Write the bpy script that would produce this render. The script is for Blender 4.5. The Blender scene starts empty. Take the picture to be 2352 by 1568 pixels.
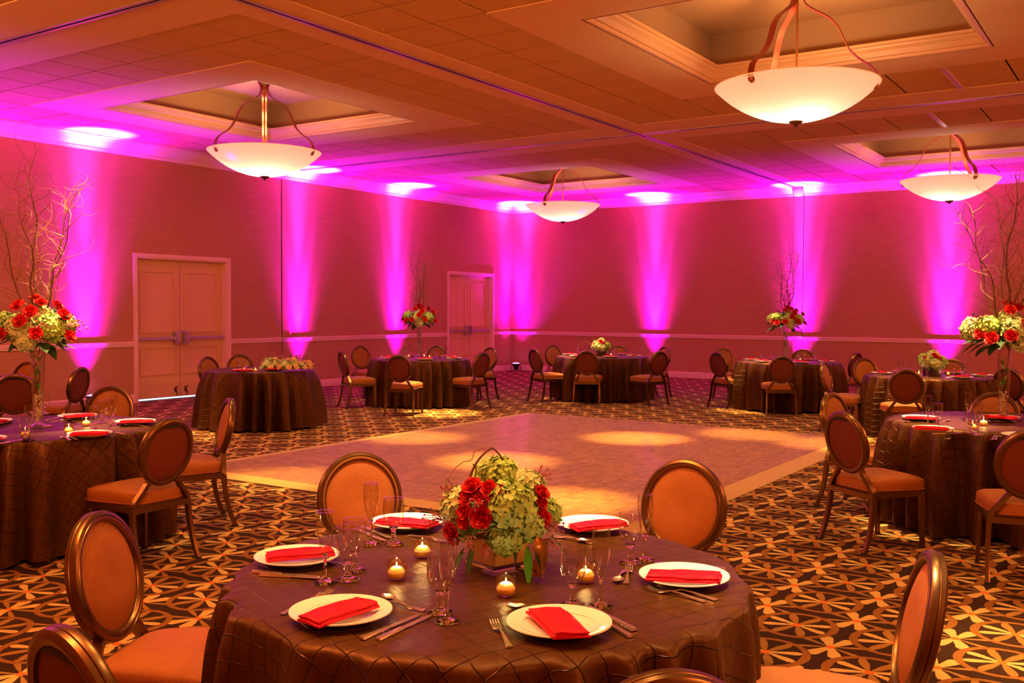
import bpy, math, random
from mathutils import Vector, Matrix
from math import sin, cos, pi, radians, sqrt, atan2, hypot
S = bpy.context.scene
C = S.collection
rnd = random.Random(7)

# ------------------------------------------------------------------ camera
EYE = Vector((0, 0, 1.55))
FOC, PITCH, YAW, ROLL = 2250.09, 0.03251, 0.58818, 0.00446
_f = Vector((-sin(YAW)*cos(PITCH), cos(YAW)*cos(PITCH), -sin(PITCH)))
_r0 = Vector((cos(YAW), sin(YAW), 0)); _u0 = _r0.cross(_f)
_r = cos(ROLL)*_r0 + sin(ROLL)*_u0; _u = -sin(ROLL)*_r0 + cos(ROLL)*_u0
cam = bpy.data.cameras.new('camera'); co = bpy.data.objects.new('camera', cam); C.objects.link(co)
cam.sensor_width = 36; cam.lens = 36*FOC/2352; cam.clip_start = .05; cam.clip_end = 100
Mx = Matrix((( _r.x, _u.x, -_f.x, EYE.x), (_r.y, _u.y, -_f.y, EYE.y), (_r.z, _u.z, -_f.z, EYE.z), (0, 0, 0, 1)))
co.matrix_world = Mx
S.camera = co
FW = Vector((-sin(YAW), cos(YAW), 0)); RT = Vector((cos(YAW), sin(YAW), 0))

def at(px, py, z):
    "the point of the horizontal plane at height z that the photograph shows at a pixel"
    d = _f*FOC + _r*(px-1176) + _u*(784-py)
    return EYE + d*((z-EYE.z)/d.z)
def deep(px, D):
    "plan position at a depth D along the view and a pixel column"
    p = FW*D + RT*(D*(px-1176)/FOC); return Vector((p.x, p.y, 0))
def pix(P):
    d = Vector(P)-EYE; z = d.dot(_f); return (1176+FOC*d.dot(_r)/z, 784-FOC*d.dot(_u)/z, z)

# ------------------------------------------------------------------ world, light, exposure
S.view_settings.view_transform = 'Standard'; S.view_settings.look = 'None'
S.view_settings.exposure = 0.18; S.view_settings.gamma = 1; S.view_settings.use_curve_mapping = False
W = bpy.data.worlds.new('world'); S.world = W; W.use_nodes = True
W.node_tree.nodes['Background'].inputs[0].default_value = (1, .5, .2, 1)
W.node_tree.nodes['Background'].inputs[1].default_value = 0.02
S.cycles.max_bounces = 10; S.cycles.diffuse_bounces = 4; S.cycles.glossy_bounces = 4
S.cycles.transmission_bounces = 8; S.cycles.transparent_max_bounces = 16
S.cycles.sample_clamp_indirect = 4.0; S.cycles.caustics_refractive = False; S.cycles.caustics_reflective = False

XL, YB, XR, YF = -13.99, 20.957, 7.98, -3.0
ZC = 4.21
def lamp(name, kind, loc, energy, col, size=.05, target=None, cone=None, blend=.5):
    l = bpy.data.lights.new(name, kind); l.energy = energy; l.color = col
    if kind in ('POINT', 'SPOT'): l.shadow_soft_size = size
    if kind == 'AREA': l.size = size
    o = bpy.data.objects.new(name, l); C.objects.link(o); o.location = loc
    if kind == 'SPOT': l.spot_size = radians(cone); l.spot_blend = blend
    if target is not None:
        o.rotation_euler = (Vector(target)-Vector(loc)).to_track_quat('-Z', 'Y').to_euler()
    return o
# magenta wall washers standing on the floor (their housings are built below)
UP = [('L', 9.0), ('L', 13.5), ('L', 16.4), ('C', 0), ('B', -9.95), ('B', -6.5), ('B', -3.6), ('B', .2), ('L', 6.5)]
def up_pos(k, v):
    if k == 'L': return Vector((XL+.2, v, .2)), Vector((-1, 0, 0))
    if k == 'C': return Vector((XL+.34, YB-.3, .2)), Vector((-.7, .7, 0))
    return Vector((v, YB-.2, .2)), Vector((0, 1, 0))
for k, v in UP:
    p, n = up_pos(k, v); p.z = .228
    t = p + Vector((0, 0, 4)) + n*.14
    lamp('uplight_beam', 'SPOT', p, 420, (.5, 0.0, 1.0), .03, t, 62, 1.0)
    lamp('uplight_core', 'SPOT', p, 3200, (.34, .0, 1.0), .03, t, 40, 1.0)
    lamp('uplight_heart', 'SPOT', p, 9000, (.38, .012, 1.0), .03, t, 23, .75)
    lamp('uplight_halo', 'SPOT', p, 1350, (.32, .0, 1.0), .05, p + Vector((0, 0, 4)) - n*1.3, 74, 1.0)
    lamp('uplight_center', 'SPOT', p, 80000, (.30, .03, 1.0), .03, p + Vector((0, 0, 4)) - n*.2, 17, 1.0)
    lamp('uplight_fringe', 'SPOT', p, 600, (1.0, 0.0, .25), .05, t, 48, .8)
# warm ceiling downlights
WARM = (1.0, .60, .21)
DOWN = [(-5.24, 10.53, 330), (-5.6, 8.1, 300), (-4.3, 11.7, 190), (-7.4, 9.05, 230), (-3.2, 11.4, 190), (-4.0, 6.7, 330),
        (-9.0, 11.5, 560), (-10.7, 9.6, 240), (-2.3, 3.2, 300), (-.6, 3.0, 240), (-6.1, 3.9, 240), (-1.3, 7.6, 280),
        (-2.6, 12.3, 260), (-5.3, 14.7, 260), (-8.4, 14.6, 280), (-9.9, 7.6, 200), (-.4, 5.0, 170), (-3.4, 2.2, 80),
        (-12.2, 6.6, 120), (-6.6, 6.2, 160)]
for x, y, e in DOWN:
    lamp('downlight', 'SPOT', (x, y, ZC-.03), e*(4.2 if hypot(x+2, y-3) < 1.6 else 11.5), (1.0, .68, .38) if hypot(x+2, y-3) < 1.6 else WARM, .05, (x, y, 0), 34 if hypot(x+2, y-3) < 1.6 else 21, 1.0)
    lamp('downlight_spill', 'SPOT', (x, y, ZC-.03), e*.75, WARM, .05, (x, y, 0), 105, 1.0)
# the rows of bowl pendants go on behind the camera
for x, y in ((-2.99, 1.4), (4.4, 1.4), (4.4, 9.4), (-10.37, 1.4), (4.4, 17.4)):
    lamp('pendant_light', 'POINT', (x, y, 3.7), 470, (1.0, .33, .09), .4)

# ------------------------------------------------------------------ node helpers
class G:
    def __init__(s, name):
        s.m = bpy.data.materials.new(name); s.m.use_nodes = True; s.t = s.m.node_tree
        s.b = s.t.nodes['Principled BSDF']; s.out = s.t.nodes['Material Output']
    def n(s, kind, **kw):
        q = s.t.nodes.new(kind)
        for k, v in kw.items(): setattr(q, k, v)
        return q
    def put(s, sock, v):
        if isinstance(v, bpy.types.NodeSocket): s.t.links.new(v, sock)
        elif v is not None:
            if isinstance(v, (tuple, list)) and len(v) == 3 and sock.type == 'RGBA': v = (*v, 1)
            sock.default_value = v
    def M(s, op, a, b=None, c=None):
        q = s.n('ShaderNodeMath', operation=op)
        for i, v in enumerate((a, b, c)):
            if v is not None: s.put(q.inputs[i], v)
        return q.outputs[0]
    def add(s, a, b): return s.M('ADD', a, b)
    def mul(s, a, b): return s.M('MULTIPLY', a, b)
    def xyz(s, kind='Object'):
        tc = s.n('ShaderNodeTexCoord'); sp = s.n('ShaderNodeSeparateXYZ'); s.t.links.new(tc.outputs[kind], sp.inputs[0])
        return tc.outputs[kind], sp.outputs[0], sp.outputs[1], sp.outputs[2]
    def comb(s, x, y, z):
        q = s.n('ShaderNodeCombineXYZ')
        for i, v in enumerate((x, y, z)): s.put(q.inputs[i], v)
        return q.outputs[0]
    def noise(s, vec, scale, detail=2, rough=.5):
        q = s.n('ShaderNodeTexNoise'); s.put(q.inputs['Vector'], vec)
        q.inputs['Scale'].default_value = scale; q.inputs['Detail'].default_value = detail; q.inputs['Roughness'].default_value = rough
        return q.outputs[0]
    def mix(s, fac, a, b):
        q = s.n('ShaderNodeMix', data_type='RGBA')
        s.put(q.inputs[0], fac); s.put(q.inputs[6], a); s.put(q.inputs[7], b)
        return q.outputs[2]
    def bump(s, h, strength=.3, dist=.01):
        q = s.n('ShaderNodeBump'); q.inputs['Strength'].default_value = strength; q.inputs['Distance'].default_value = dist
        s.put(q.inputs['Height'], h); s.t.links.new(q.outputs[0], s.b.inputs['Normal'])
    def set(s, **kw):
        for k, v in kw.items(): s.put(s.b.inputs[k.replace('_', ' ')], v)
        return s
def plain(name, col, rough=.5, metal=0, **kw):
    g = G(name); g.set(Base_Color=col, Roughness=rough, Metallic=metal)
    o, x, y, z = g.xyz()
    nz = g.noise(o, 35, 3)
    g.set(Roughness=g.add(g.mul(nz, .04), rough-.02))
    for k, v in kw.items(): g.put(g.b.inputs[k.replace('_', ' ')], v)
    return g.m

# carpet: square lattice of petal wheels, every other wheel ringed
def carpet():
    g = G('carpet_pattern'); o, x, y, z = g.xyz(); P = .457
    wob = g.mul(g.add(g.noise(o, 90, 2), -.5), .012)
    x = g.add(x, wob); y = g.add(y, wob)
    def local(off):
        r = []
        for v, c in ((x, -1.483), (y, 5.229)):
            t = g.add(g.mul(g.add(v, -c), 1/P), off)
            r.append(g.mul(g.M('ABSOLUTE', g.add(g.M('FRACT', t), -.5)), P))
        return r
    def petal(ax, ay, ang, L, w, p, q):
        ca, sa = cos(radians(ang)), sin(radians(ang))
        a = g.mul(g.add(g.mul(ax, ca), g.mul(ay, sa)), 1/L)
        b = g.M('ABSOLUTE', g.add(g.mul(ax, -sa), g.mul(ay, ca)))
        a0 = g.M('MAXIMUM', a, 0)
        f = g.mul(g.M('POWER', a0, p), g.add(1, g.mul(g.M('POWER', g.M('MINIMUM', a0, 1.05), q), -1)))
        return g.M('LESS_THAN', b, g.mul(f, w))
    bx, by = local(.5); axx, ayy = local(0)
    rb = g.M('SQRT', g.add(g.mul(bx, bx), g.mul(by, by))); ra = g.M('SQRT', g.add(g.mul(axx, axx), g.mul(ayy, ayy)))
    pile = g.noise(o, 420, 2)
    def tone(c): return g.mix(pile, tuple(v*.72 for v in c), tuple(v*1.25 for v in c))
    dark, tan, cream, ring, hub = (.030, .0115, .0042), (.26, .12, .026), (.50, .30, .095), (.21, .078, .015), (.60, .11, .02)
    col = tone(dark)
    col = g.mix(petal(axx, ayy, 24, .205, .021, .8, 6), col, tone(tan))
    col = g.mix(petal(axx, ayy, 66, .156, .036, .55, 16), col, tone(cream))
    col = g.mix(petal(bx, by, 65, .175, .034, .7, 5), col, tone(tan))
    col = g.mix(petal(bx, by, 22, .165, .026, .6, 14), col, tone(cream))
    thick = g.add(.156, g.mul(g.M('DIVIDE', by, g.add(rb, .001)), .016))
    ringm = g.mul(g.M('GREATER_THAN', rb, thick), g.M('LESS_THAN', rb, .199))
    col = g.mix(ringm, col, tone(ring))
    col = g.mix(g.M('LESS_THAN', g.M('MINIMUM', ra, rb), .021), col, tone(hub))
    g.set(Base_Color=col, Roughness=.95); g.b.inputs['Specular IOR Level'].default_value = .1
    g.bump(g.noise(o, 700, 2), .35, .004)
    return g.m
# wall: horizontal grasscloth
def grasscloth():
    g = G('grasscloth'); o, x, y, z = g.xyz()
    a = g.noise(g.comb(g.mul(x, 1), g.mul(y, 1), g.mul(z, 60)), 3.2, 4, .65)
    b = g.noise(g.comb(g.mul(x, 1), g.mul(y, 1), g.mul(z, 9)), 4, 3, .6)
    f = g.add(g.mul(a, .75), g.mul(b, .35))
    g.set(Base_Color=g.mix(f, (.24, .10, .04), (.66, .345, .145)), Roughness=.75)
    g.b.inputs['Specular IOR Level'].default_value = .25
    g.bump(a, .25, .004); return g.m
def ceiling_tile_mat():
    g = G('mineral_tile'); o, x, y, z = g.xyz()
    a = g.noise(o, 120, 3, .7); b = g.noise(o, 1.3, 2)
    g.set(Base_Color=g.mix(a, (.54, .32, .11), (.95, .65, .26)), Roughness=.95); g.b.inputs['Specular IOR Level'].default_value = .1
    g.bump(a, .3, .003); return g.m
def parquet():
    g = G('parquet_wood'); o, x, y, z = g.xyz('Object'); Q = .1016
    geo = g.n('ShaderNodeNewGeometry'); sp = g.n('ShaderNodeSeparateXYZ'); g.t.links.new(geo.outputs['Position'], sp.inputs[0])
    x, y = sp.outputs[0], sp.outputs[1]
    cx, cy = g.M('FLOOR', g.mul(x, 1/Q)), g.M('FLOOR', g.mul(y, 1/Q))
    par = g.M('ABSOLUTE', g.M('MODULO', g.add(cx, cy), 2))
    # along / across the grain of this block
    al = g.add(g.mul(x, par), g.mul(y, g.M('SUBTRACT', 1, par)))
    ac = g.add(g.mul(y, par), g.mul(x, g.M('SUBTRACT', 1, par)))
    strip = g.M('FLOOR', g.mul(ac, 1/(Q/5)))
    wn = g.n('ShaderNodeTexWhiteNoise'); g.put(wn.inputs['Vector'], g.comb(cx, cy, strip))
    grain = g.noise(g.comb(g.mul(al, 9), g.mul(ac, 160), 0), 1, 3, .6)
    tone = g.add(g.mul(wn.outputs[0], .55), g.mul(grain, .5))
    col = g.mix(tone, (.085, .028, .005), (.45, .20, .036))
    edge = g.M('LESS_THAN', g.M('ABSOLUTE', g.add(g.M('FRACT', g.mul(ac, 5/Q)), -.5)), .47)
    col = g.mix(edge, (.12, .045, .018), col)
    g.b.inputs['Specular IOR Level'].default_value = .35; g.set(Base_Color=col, Roughness=g.add(.40, g.mul(grain, .2))); g.b.inputs['Coat Weight'].default_value = .06
    return g.m
# pintucked satin, the tucks following the flat cloth (UV = metres of cloth)
def satin(name, dark, lite, tuck, cell=.07, rough=.45):
    g = G(name); tc = g.n('ShaderNodeTexCoord'); sp = g.n('ShaderNodeSeparateXYZ'); g.t.links.new(tc.outputs['UV'], sp.inputs[0])
    u, v = sp.outputs[0], sp.outputs[1]
    wob = g.mul(g.add(g.noise(tc.outputs['UV'], 9, 2), -.5), .022)
    h = None
    for w, off in ((g.add(u, wob), 0), (g.add(v, g.mul(wob, -1)), .31)):
        d = g.M('ABSOLUTE', g.add(g.M('FRACT', g.add(g.mul(w, 1/cell), off)), -.5))   # 0 at the tuck
        p = g.M('SUBTRACT', 1, g.M('MINIMUM', g.mul(d, cell/.0021), 1))
        h = p if h is None else g.M('MAXIMUM', h, p)
    nz = g.noise(tc.outputs['UV'], 26, 3, .6)
    base = g.mix(nz, dark, lite)
    g.set(Base_Color=g.mix(g.M('MULTIPLY', h, .9), base, tuck), Roughness=g.add(rough, g.mul(h, -.2)), Metallic=.42); g.b.inputs['Specular IOR Level'].default_value = .16  # tuck lines coloured darker for the shade of their relief
    g.bump(g.add(g.mul(h, .8), g.mul(nz, .4)), .7, .006); return g.m
def weave(name, c1, c2, scale=230):
    g = G(name); o, x, y, z = g.xyz()
    yy = g.add(y, z)
    zig = g.mul(g.M('PINGPONG', g.mul(x, scale), 1), 1.6)
    ch = g.M('PINGPONG', g.add(g.mul(yy, scale*1.35), zig), 1)
    nz = g.noise(o, 14, 2)
    f = g.add(g.mul(ch, .8), g.mul(nz, .25))
    g.set(Base_Color=g.mix(f, c1, c2), Roughness=.62); 
    g.b.inputs['Specular IOR Level'].default_value = .35
    g.bump(ch, .4, .002); return g.m
def thin_glass(name='thin_glass', tint=(.97, .96, .95, 1), ior=2.6, top=.62):
    g = G(name); t = g.t
    tr = g.n('ShaderNodeBsdfTransparent'); tr.inputs[0].default_value = tint
    gl = g.n('ShaderNodeBsdfGlossy'); gl.inputs['Roughness'].default_value = .03
    lw = g.n('ShaderNodeLayerWeight'); lw.inputs[0].default_value = .5
    o, x, y, z = g.xyz()
    f = g.add(g.mul(g.M('POWER', lw.outputs['Facing'], ior), top), g.mul(g.noise(o, 60, 2), .08))
    mx = g.n('ShaderNodeMixShader'); g.put(mx.inputs[0], f); t.links.new(tr.outputs[0], mx.inputs[1]); t.links.new(gl.outputs[0], mx.inputs[2])
    t.links.new(mx.outputs[0], g.out.inputs[0]); return g.m
def emissive(name, col, strength, base=(.8, .7, .5)):
    g = G(name); o, x, y, z = g.xyz()
    g.set(Base_Color=base, Emission_Color=col); g.put(g.b.inputs['Emission Strength'], g.mul(g.add(.9, g.mul(g.noise(o, 20), .2)), strength)); return g.m
def shade_glass():
    # alabaster-like glass bowl: light from the bulbs inside comes through it
    g = G('alabaster_glass'); o, x, y, z = g.xyz(); t = g.t
    nz = g.noise(o, 3.5, 4, .6)
    tl = g.n('ShaderNodeBsdfTranslucent'); g.put(tl.inputs[0], g.mix(nz, (.95, .86, .74), (.98, .91, .82)))
    mx = g.n('ShaderNodeMixShader'); mx.inputs[0].default_value = .6
    g.set(Base_Color=(.75, .52, .33), Roughness=.25)
    g.set(Emission_Color=(1, .38, .13)); g.b.inputs['Emission Strength'].default_value = .8
    t.links.new(g.b.outputs[0], mx.inputs[1]); t.links.new(tl.outputs[0], mx.inputs[2]); t.links.new(mx.outputs[0], g.out.inputs[0]); return g.m
def petal_mat(name, a, b, sc=18, trans=.25):
    g = G(name); o, x, y, z = g.xyz()
    g.set(Base_Color=g.mix(g.noise(o, sc, 3, .6), a, b), Roughness=.55)
    g.b.inputs['Specular IOR Level'].default_value = .18
    return g.m
MAT = dict(
    carpet=carpet(), wall=grasscloth(), tile=ceiling_tile_mat(), parquet=parquet(),
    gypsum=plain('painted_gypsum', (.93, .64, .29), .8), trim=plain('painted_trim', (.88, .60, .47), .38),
    coffer=plain('coffer_paint', (.42, .25, .12), .7), mould=plain('cream_moulding', (.78, .46, .20), .4),
    dark=plain('black_gap', (.012, .009, .008), .7), backing=plain('ceiling_grid_shadow', (.012, .006, .004), .9),
    door=plain('painted_door', (.76, .50, .20), .45), steel=plain('brushed_steel', (.55, .5, .5), .32, .9),
    bronze=plain('antique_bronze', (.165, .085, .032), .30, .9), strap=plain('oxblood_strap', (.30, .045, .02), .35, .5),
    brass=plain('brass', (.55, .3, .12), .3, .9),
    cloth=satin('brown_pintuck_satin', (.042, .0140, .0026), (.118, .044, .0085), (.028, .013, .010), .068),
    seat=weave('rust_weave', (.15, .034, .005), (.44, .135, .016)), backp=weave('dark_rust_weave', (.085, .011, .004), (.18, .030, .008), 330),
    china=plain('white_china', (.87, .86, .84), .16), napkin=plain('red_satin', (.56, .0015, .022), .55, 0, Specular_IOR_Level=.22),
    silver=plain('silver', (.92, .84, .78), .26, 1.0), thin=thin_glass(), vase_glass=thin_glass('vase_glass', (.96, .95, .95, 1), 1.7, .8), votive=thin_glass('votive_glass', (1, .88, .66, 1), 2.0, .6),
    wax=plain('white_wax', (.92, .86, .72), .45, 0, Subsurface_Weight=.8, Subsurface_Radius=(.03, .02, .012), Subsurface_Scale=1.0), flame=emissive('flame', (1, .62, .2), 30),
    wood=plain('willow_bark', (.10, .036, .015), .6), twig=plain('willow_twig', (.24, .075, .032), .55),
    hyd=petal_mat('hydrangea_green', (.22, .40, .06), (.52, .70, .22)), hydw=petal_mat('hydrangea_cream', (.40, .50, .18), (.70, .78, .44)),
    rose=petal_mat('rose_red', (.30, .002, .003), (.60, .006, .010), 30), peach=petal_mat('rose_peach', (.80, .42, .22), (.95, .70, .46), 30),
    pink=petal_mat('wax_flower', (.16, .035, .03), (.50, .16, .20), 160), leaf=petal_mat('leaf_dark', (.012, .035, .010), (.04, .10, .022), 12),
    leaf2=petal_mat('leaf_bright', (.03, .20, .01), (.08, .36, .03), 12),
    gold=plain('gold_lining', (.85, .42, .10), .35, .45), copper=plain('copper_leaf', (.55, .22, .05), .28, .5),
    shell=petal_mat('shells', (.45, .33, .2), (.85, .70, .48), 60), starf=plain('starfish', (.78, .55, .36), .7),
    dfedge=plain('dance_floor_edge', (.42, .23, .045), .6, .0), black=plain('black_plastic', (.02, .015, .03), .45),
    shade=shade_glass(), lens=emissive('led_lens', (.5, .15, 1), 6), gapl=emissive('under_door_glow', (.35, .75, 1), 2.2, (.5, .6, .7)),
)
gg = G('clear_glass'); o_, x_, y_, z_ = gg.xyz(); gg.set(Base_Color=(1, 1, 1), Roughness=gg.mul(gg.noise(o_, 40), .03), IOR=1.45); gg.b.inputs['Transmission Weight'].default_value = 1; MAT['glass'] = gg.m

# ------------------------------------------------------------------ mesh helpers
class MB:
    def __init__(s): s.v = []; s.f = []; s.uv = None
    def put(s, vs, fs, M=None):
        o = len(s.v)
        s.v += [tuple(M @ Vector(v)) for v in vs] if M is not None else [tuple(v) for v in vs]
        s.f += [tuple(i+o for i in f) for f in fs]; return s
    def box(s, a, b, M=None):
        (x0, y0, z0), (x1, y1, z1) = a, b
        return s.put([(x0,y0,z0),(x1,y0,z0),(x1,y1,z0),(x0,y1,z0),(x0,y0,z1),(x1,y0,z1),(x1,y1,z1),(x0,y1,z1)],
                     [(0,3,2,1),(4,5,6,7),(0,1,5,4),(1,2,6,5),(2,3,7,6),(3,0,4,7)], M)
    def lathe(s, prof, n=24, M=None, close=False):
        vs = []; fs = []
        for r, z in prof:
            for i in range(n):
                a = 2*pi*i/n; vs.append((r*cos(a), r*sin(a), z))
        m = len(prof)
        for j in range(m if close else m-1):
            for i in range(n):
                a, b = j*n+i, j*n+(i+1) % n; c, d = ((j+1) % m)*n+(i+1) % n, ((j+1) % m)*n+i
                fs.append((a, b, c, d))
        return s.put(vs, fs, M)
    def tube(s, pts, rad, n=6, M=None, cap=True):
        pts = [Vector(p) for p in pts]; k = len(pts); vs = []; fs = []
        if not isinstance(rad, (list, tuple)): rad = [rad]*k
        ref = None
        for i, p in enumerate(pts):
            t = (pts[min(i+1, k-1)]-pts[max(i-1, 0)]).normalized()
            if ref is None: ref = Vector((0, 0, 1)) if abs(t.z) < .8 else Vector((1, 0, 0))
            a = (ref - t*ref.dot(t)).normalized(); b = t.cross(a); ref = a
            for j in range(n):
                g = 2*pi*j/n; vs.append(p + (a*cos(g)+b*sin(g))*rad[i])
        for i in range(k-1):
            for j in range(n): fs.append((i*n+j, i*n+(j+1) % n, (i+1)*n+(j+1) % n, (i+1)*n+j))
        if cap: fs += [tuple(range(n))[::-1], tuple((k-1)*n+j for j in range(n))]
        return s.put(vs, fs, M)
    def sweep(s, pts, prof, side, closed=False, M=None, scale=None):
        "profile (a, b): a along side vector, b along side x tangent"
        pts = [Vector(p) for p in pts]; k = len(pts); n = len(prof); vs = []; fs = []
        for i, p in enumerate(pts):
            if closed: t = (pts[(i+1) % k]-pts[i-1]).normalized()
            else: t = (pts[min(i+1, k-1)]-pts[max(i-1, 0)]).normalized()
            a = side(i) if callable(side) else Vector(side)
            a = (a-t*a.dot(t)).normalized(); b = t.cross(a)
            sc = scale[i] if scale else 1
            for (u, w) in prof: vs.append(p + a*(u*sc) + b*(w*sc))
        for i in range(k if closed else k-1):
            for j in range(n): fs.append((i*n+j, i*n+(j+1) % n, ((i+1) % k)*n+(j+1) % n, ((i+1) % k)*n+j))
        if not closed: fs += [tuple(range(n))[::-1], tuple((k-1)*n+j for j in range(n))]
        return s.put(vs, fs, M)
    def mesh(s, name, mat, smooth=True, ang=40):
        me = bpy.data.meshes.new(name); me.from_pydata(s.v, [], s.f); me.materials.append(mat)
        if s.uv:
            ul = me.uv_layers.new(name='UVMap')
            for l in me.loops: ul.data[l.index].uv = s.uv[l.vertex_index]
        if smooth:
            me.polygons.foreach_set('use_smooth', [True]*len(me.polygons)); me.set_sharp_from_angle(angle=radians(ang))
        me.update(); return me
    def obj(s, name, mat, parent=None, smooth=True, ang=40):
        return link(name, s.mesh(name, mat, smooth, ang), parent)
def link(name, me, parent=None):
    o = bpy.data.objects.new(name, me); C.objects.link(o)
    if parent is not None: o.parent = parent
    return o
def tag(o, label, cat, group=None, kind=None):
    o['label'] = label; o['category'] = cat
    if group: o['group'] = group
    if kind: o['kind'] = kind
    return o
def thing(name, label, cat, loc=(0, 0, 0), rz=0, group=None):
    o = bpy.data.objects.new(name, None); C.objects.link(o); o.location = loc; o.rotation_euler = (0, 0, rz)
    o.empty_display_size = .1
    return tag(o, label, cat, group)
def struct(o): o['kind'] = 'structure'; return o
def dup(o, loc=None, rz=None, label=None, group=None, parent=None):
    c = o.copy(); C.objects.link(c); c.parent = parent
    if loc is not None: c.location = loc
    if rz is not None: c.rotation_euler = (c.rotation_euler[0], c.rotation_euler[1], rz)
    if label: c['label'] = label
    if group: c['group'] = group
    for ch in list(o.children): dup(ch, parent=c)
    return c
class Maker:
    "the first call places the thing itself, later calls place copies"
    def __init__(s, build): s.build = build; s.first = None
    def __call__(s, loc, rz, label, group=None):
        if s.first is None:
            s.first = s.build(); o = s.first; o.location = loc; o.rotation_euler = (0, 0, rz); o['label'] = label
            if group: o['group'] = group
            return o
        return dup(s.first, loc, rz, label, group)

# ------------------------------------------------------------------ room shell
fl = MB(); fl.put([(XL-.3, YF-.3, 0), (XR+.3, YF-.3, 0), (XR+.3, YB+.3, 0), (XL-.3, YB+.3, 0)], [(0, 1, 2, 3)])
fl.put([(XL-.3, YF-.3, -.1), (XR+.3, YF-.3, -.1), (XR+.3, YB+.3, -.1), (XL-.3, YB+.3, -.1)], [(3, 2, 1, 0)])
struct(fl.obj('floor', MAT['carpet'], smooth=False))
DOORS = [(9.93, 11.765), (18.30, 20.07)]; DZ = 2.37
w = MB(); ys = [YF-.2]
segs = []
prev = YF-.2
for a, b in DOORS:
    segs.append((prev, a, 0, 4.5)); segs.append((a, b, DZ, 4.5)); prev = b
segs.append((prev, YB+.2, 0, 4.5))
for a, b, z0, z1 in segs: w.box((XL-.22, a, z0), (XL, b, z1))
struct(w.obj('wall_left', MAT['wall'], smooth=False))
struct(MB().box((XL-.22, YB, 0), (XR+.2, YB+.2, 4.5)).obj('wall_back', MAT['wall'], smooth=False))
struct(MB().box((XR, YF-.2, 0), (XR+.2, YB+.2, 4.5)).obj('wall_right', MAT['wall'], smooth=False))
struct(MB().box((XL-.22, YF-.2, 0), (XR+.2, YF, 4.5)).obj('wall_front', MAT['wall'], smooth=False))
# mouldings: profile (out from the wall, up)
RAILP = [(0, .915), (.012, .915), (.018, .925), (.014, .94), (.02, .95), (.022, .965), (.024, .975), (.025, .992), (.016, .998), (0, 1.0)]
BASEP = [(0, 0), (.022, 0), (.022, .085), (.016, .09), (.020, .10), (.012, .108), (.016, .12), (.008, .135), (0, .137)]
CROWNP = [(0, 4.005), (.015, 4.005), (.022, 4.03), (.03, 4.045), (.03, 4.06), (.075, 4.11), (.10, 4.15), (.11, 4.165), (.13, 4.17), (.14, 4.19), (.16, 4.21), (0, 4.22)]
def run_left(name, prof, pieces):
    m = MB()
    for a, b in pieces:
        n = len(prof)
        m.put([(XL+u, a, z) for u, z in prof] + [(XL+u, b, z) for u, z in prof],
              [(i, (i+1) % n, n+(i+1) % n, n+i) for i in range(n)] + [tuple(range(n))[::-1], tuple(range(n, 2*n))])
    return struct(m.obj(name, MAT['trim'], smooth=False))
def run_back(name, prof, pieces):
    m = MB()
    for a, b in pieces:
        n = len(prof)
        m.put([(a, YB-u, z) for u, z in prof] + [(b, YB-u, z) for u, z in prof],
              [(i, (i+1) % n, n+(i+1) % n, n+i)[::-1] for i in range(n)] + [tuple(range(n)), tuple(range(n, 2*n))[::-1]])
    return struct(m.obj(name, MAT['trim'], smooth=False))
F = .075
gapL = [(YF, DOORS[0][0]-F), (DOORS[0][1]+F, 13.08), (13.30, DOORS[1][0]-F), (DOORS[1][1]+F, YB)]
gapB = [(XL, -6.70), (-6.49, XR)]
run_left('trim_1', RAILP, gapL); run_left('baseboard_left', BASEP, gapL); run_left('trim_2', CROWNP, [(YF, YB)])
run_back('trim_3', RAILP, gapB); run_back('baseboard_back', BASEP, gapB); run_back('trim_4', CROWNP, [(XL, -6.72), (-6.47, XR)])
# partition posts where the ceiling tracks meet the walls
m = MB(); m.box((XL, 13.085, 0), (XL+.012, 13.30, 4.2)); p1 = struct(m.obj('trim_5', MAT['wall'], smooth=False))
MB().box((XL, 13.077, 0), (XL+.004, 13.086, 4.0)).obj('seam', MAT['dark'], p1, False)
m = MB(); m.box((XL+.012, 13.085, .925), (XL+.03, 13.30, .955)).box((XL+.012, 13.085, .965), (XL+.04, 13.30, .99)); m.obj('rail_cap', MAT['trim'], p1, False)
m = MB(); m.box((-6.70, YB-.012, 0), (-6.49, YB, 4.2)); p2 = struct(m.obj('trim_6', MAT['wall'], smooth=False))
MB().box((-6.49, YB-.004, 0), (-6.481, YB, 4.0)).obj('seam', MAT['dark'], p2, False)
m = MB(); m.box((-6.70, YB-.03, .935), (-6.49, YB-.012, .962)).box((-6.70, YB-.04, .97), (-6.49, YB-.012, 1.0)); m.obj('rail_cap', MAT['trim'], p2, False)
MB().lathe([(0, 4.215), (.12, 4.215), (.125, 4.15), (.115, 4.06), (.1, 4.01), (0, 4.0)], 20, Matrix.Translation((-6.595, YB-.02, 0))).obj('track_end_cap', MAT['trim'], p2)

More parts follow.
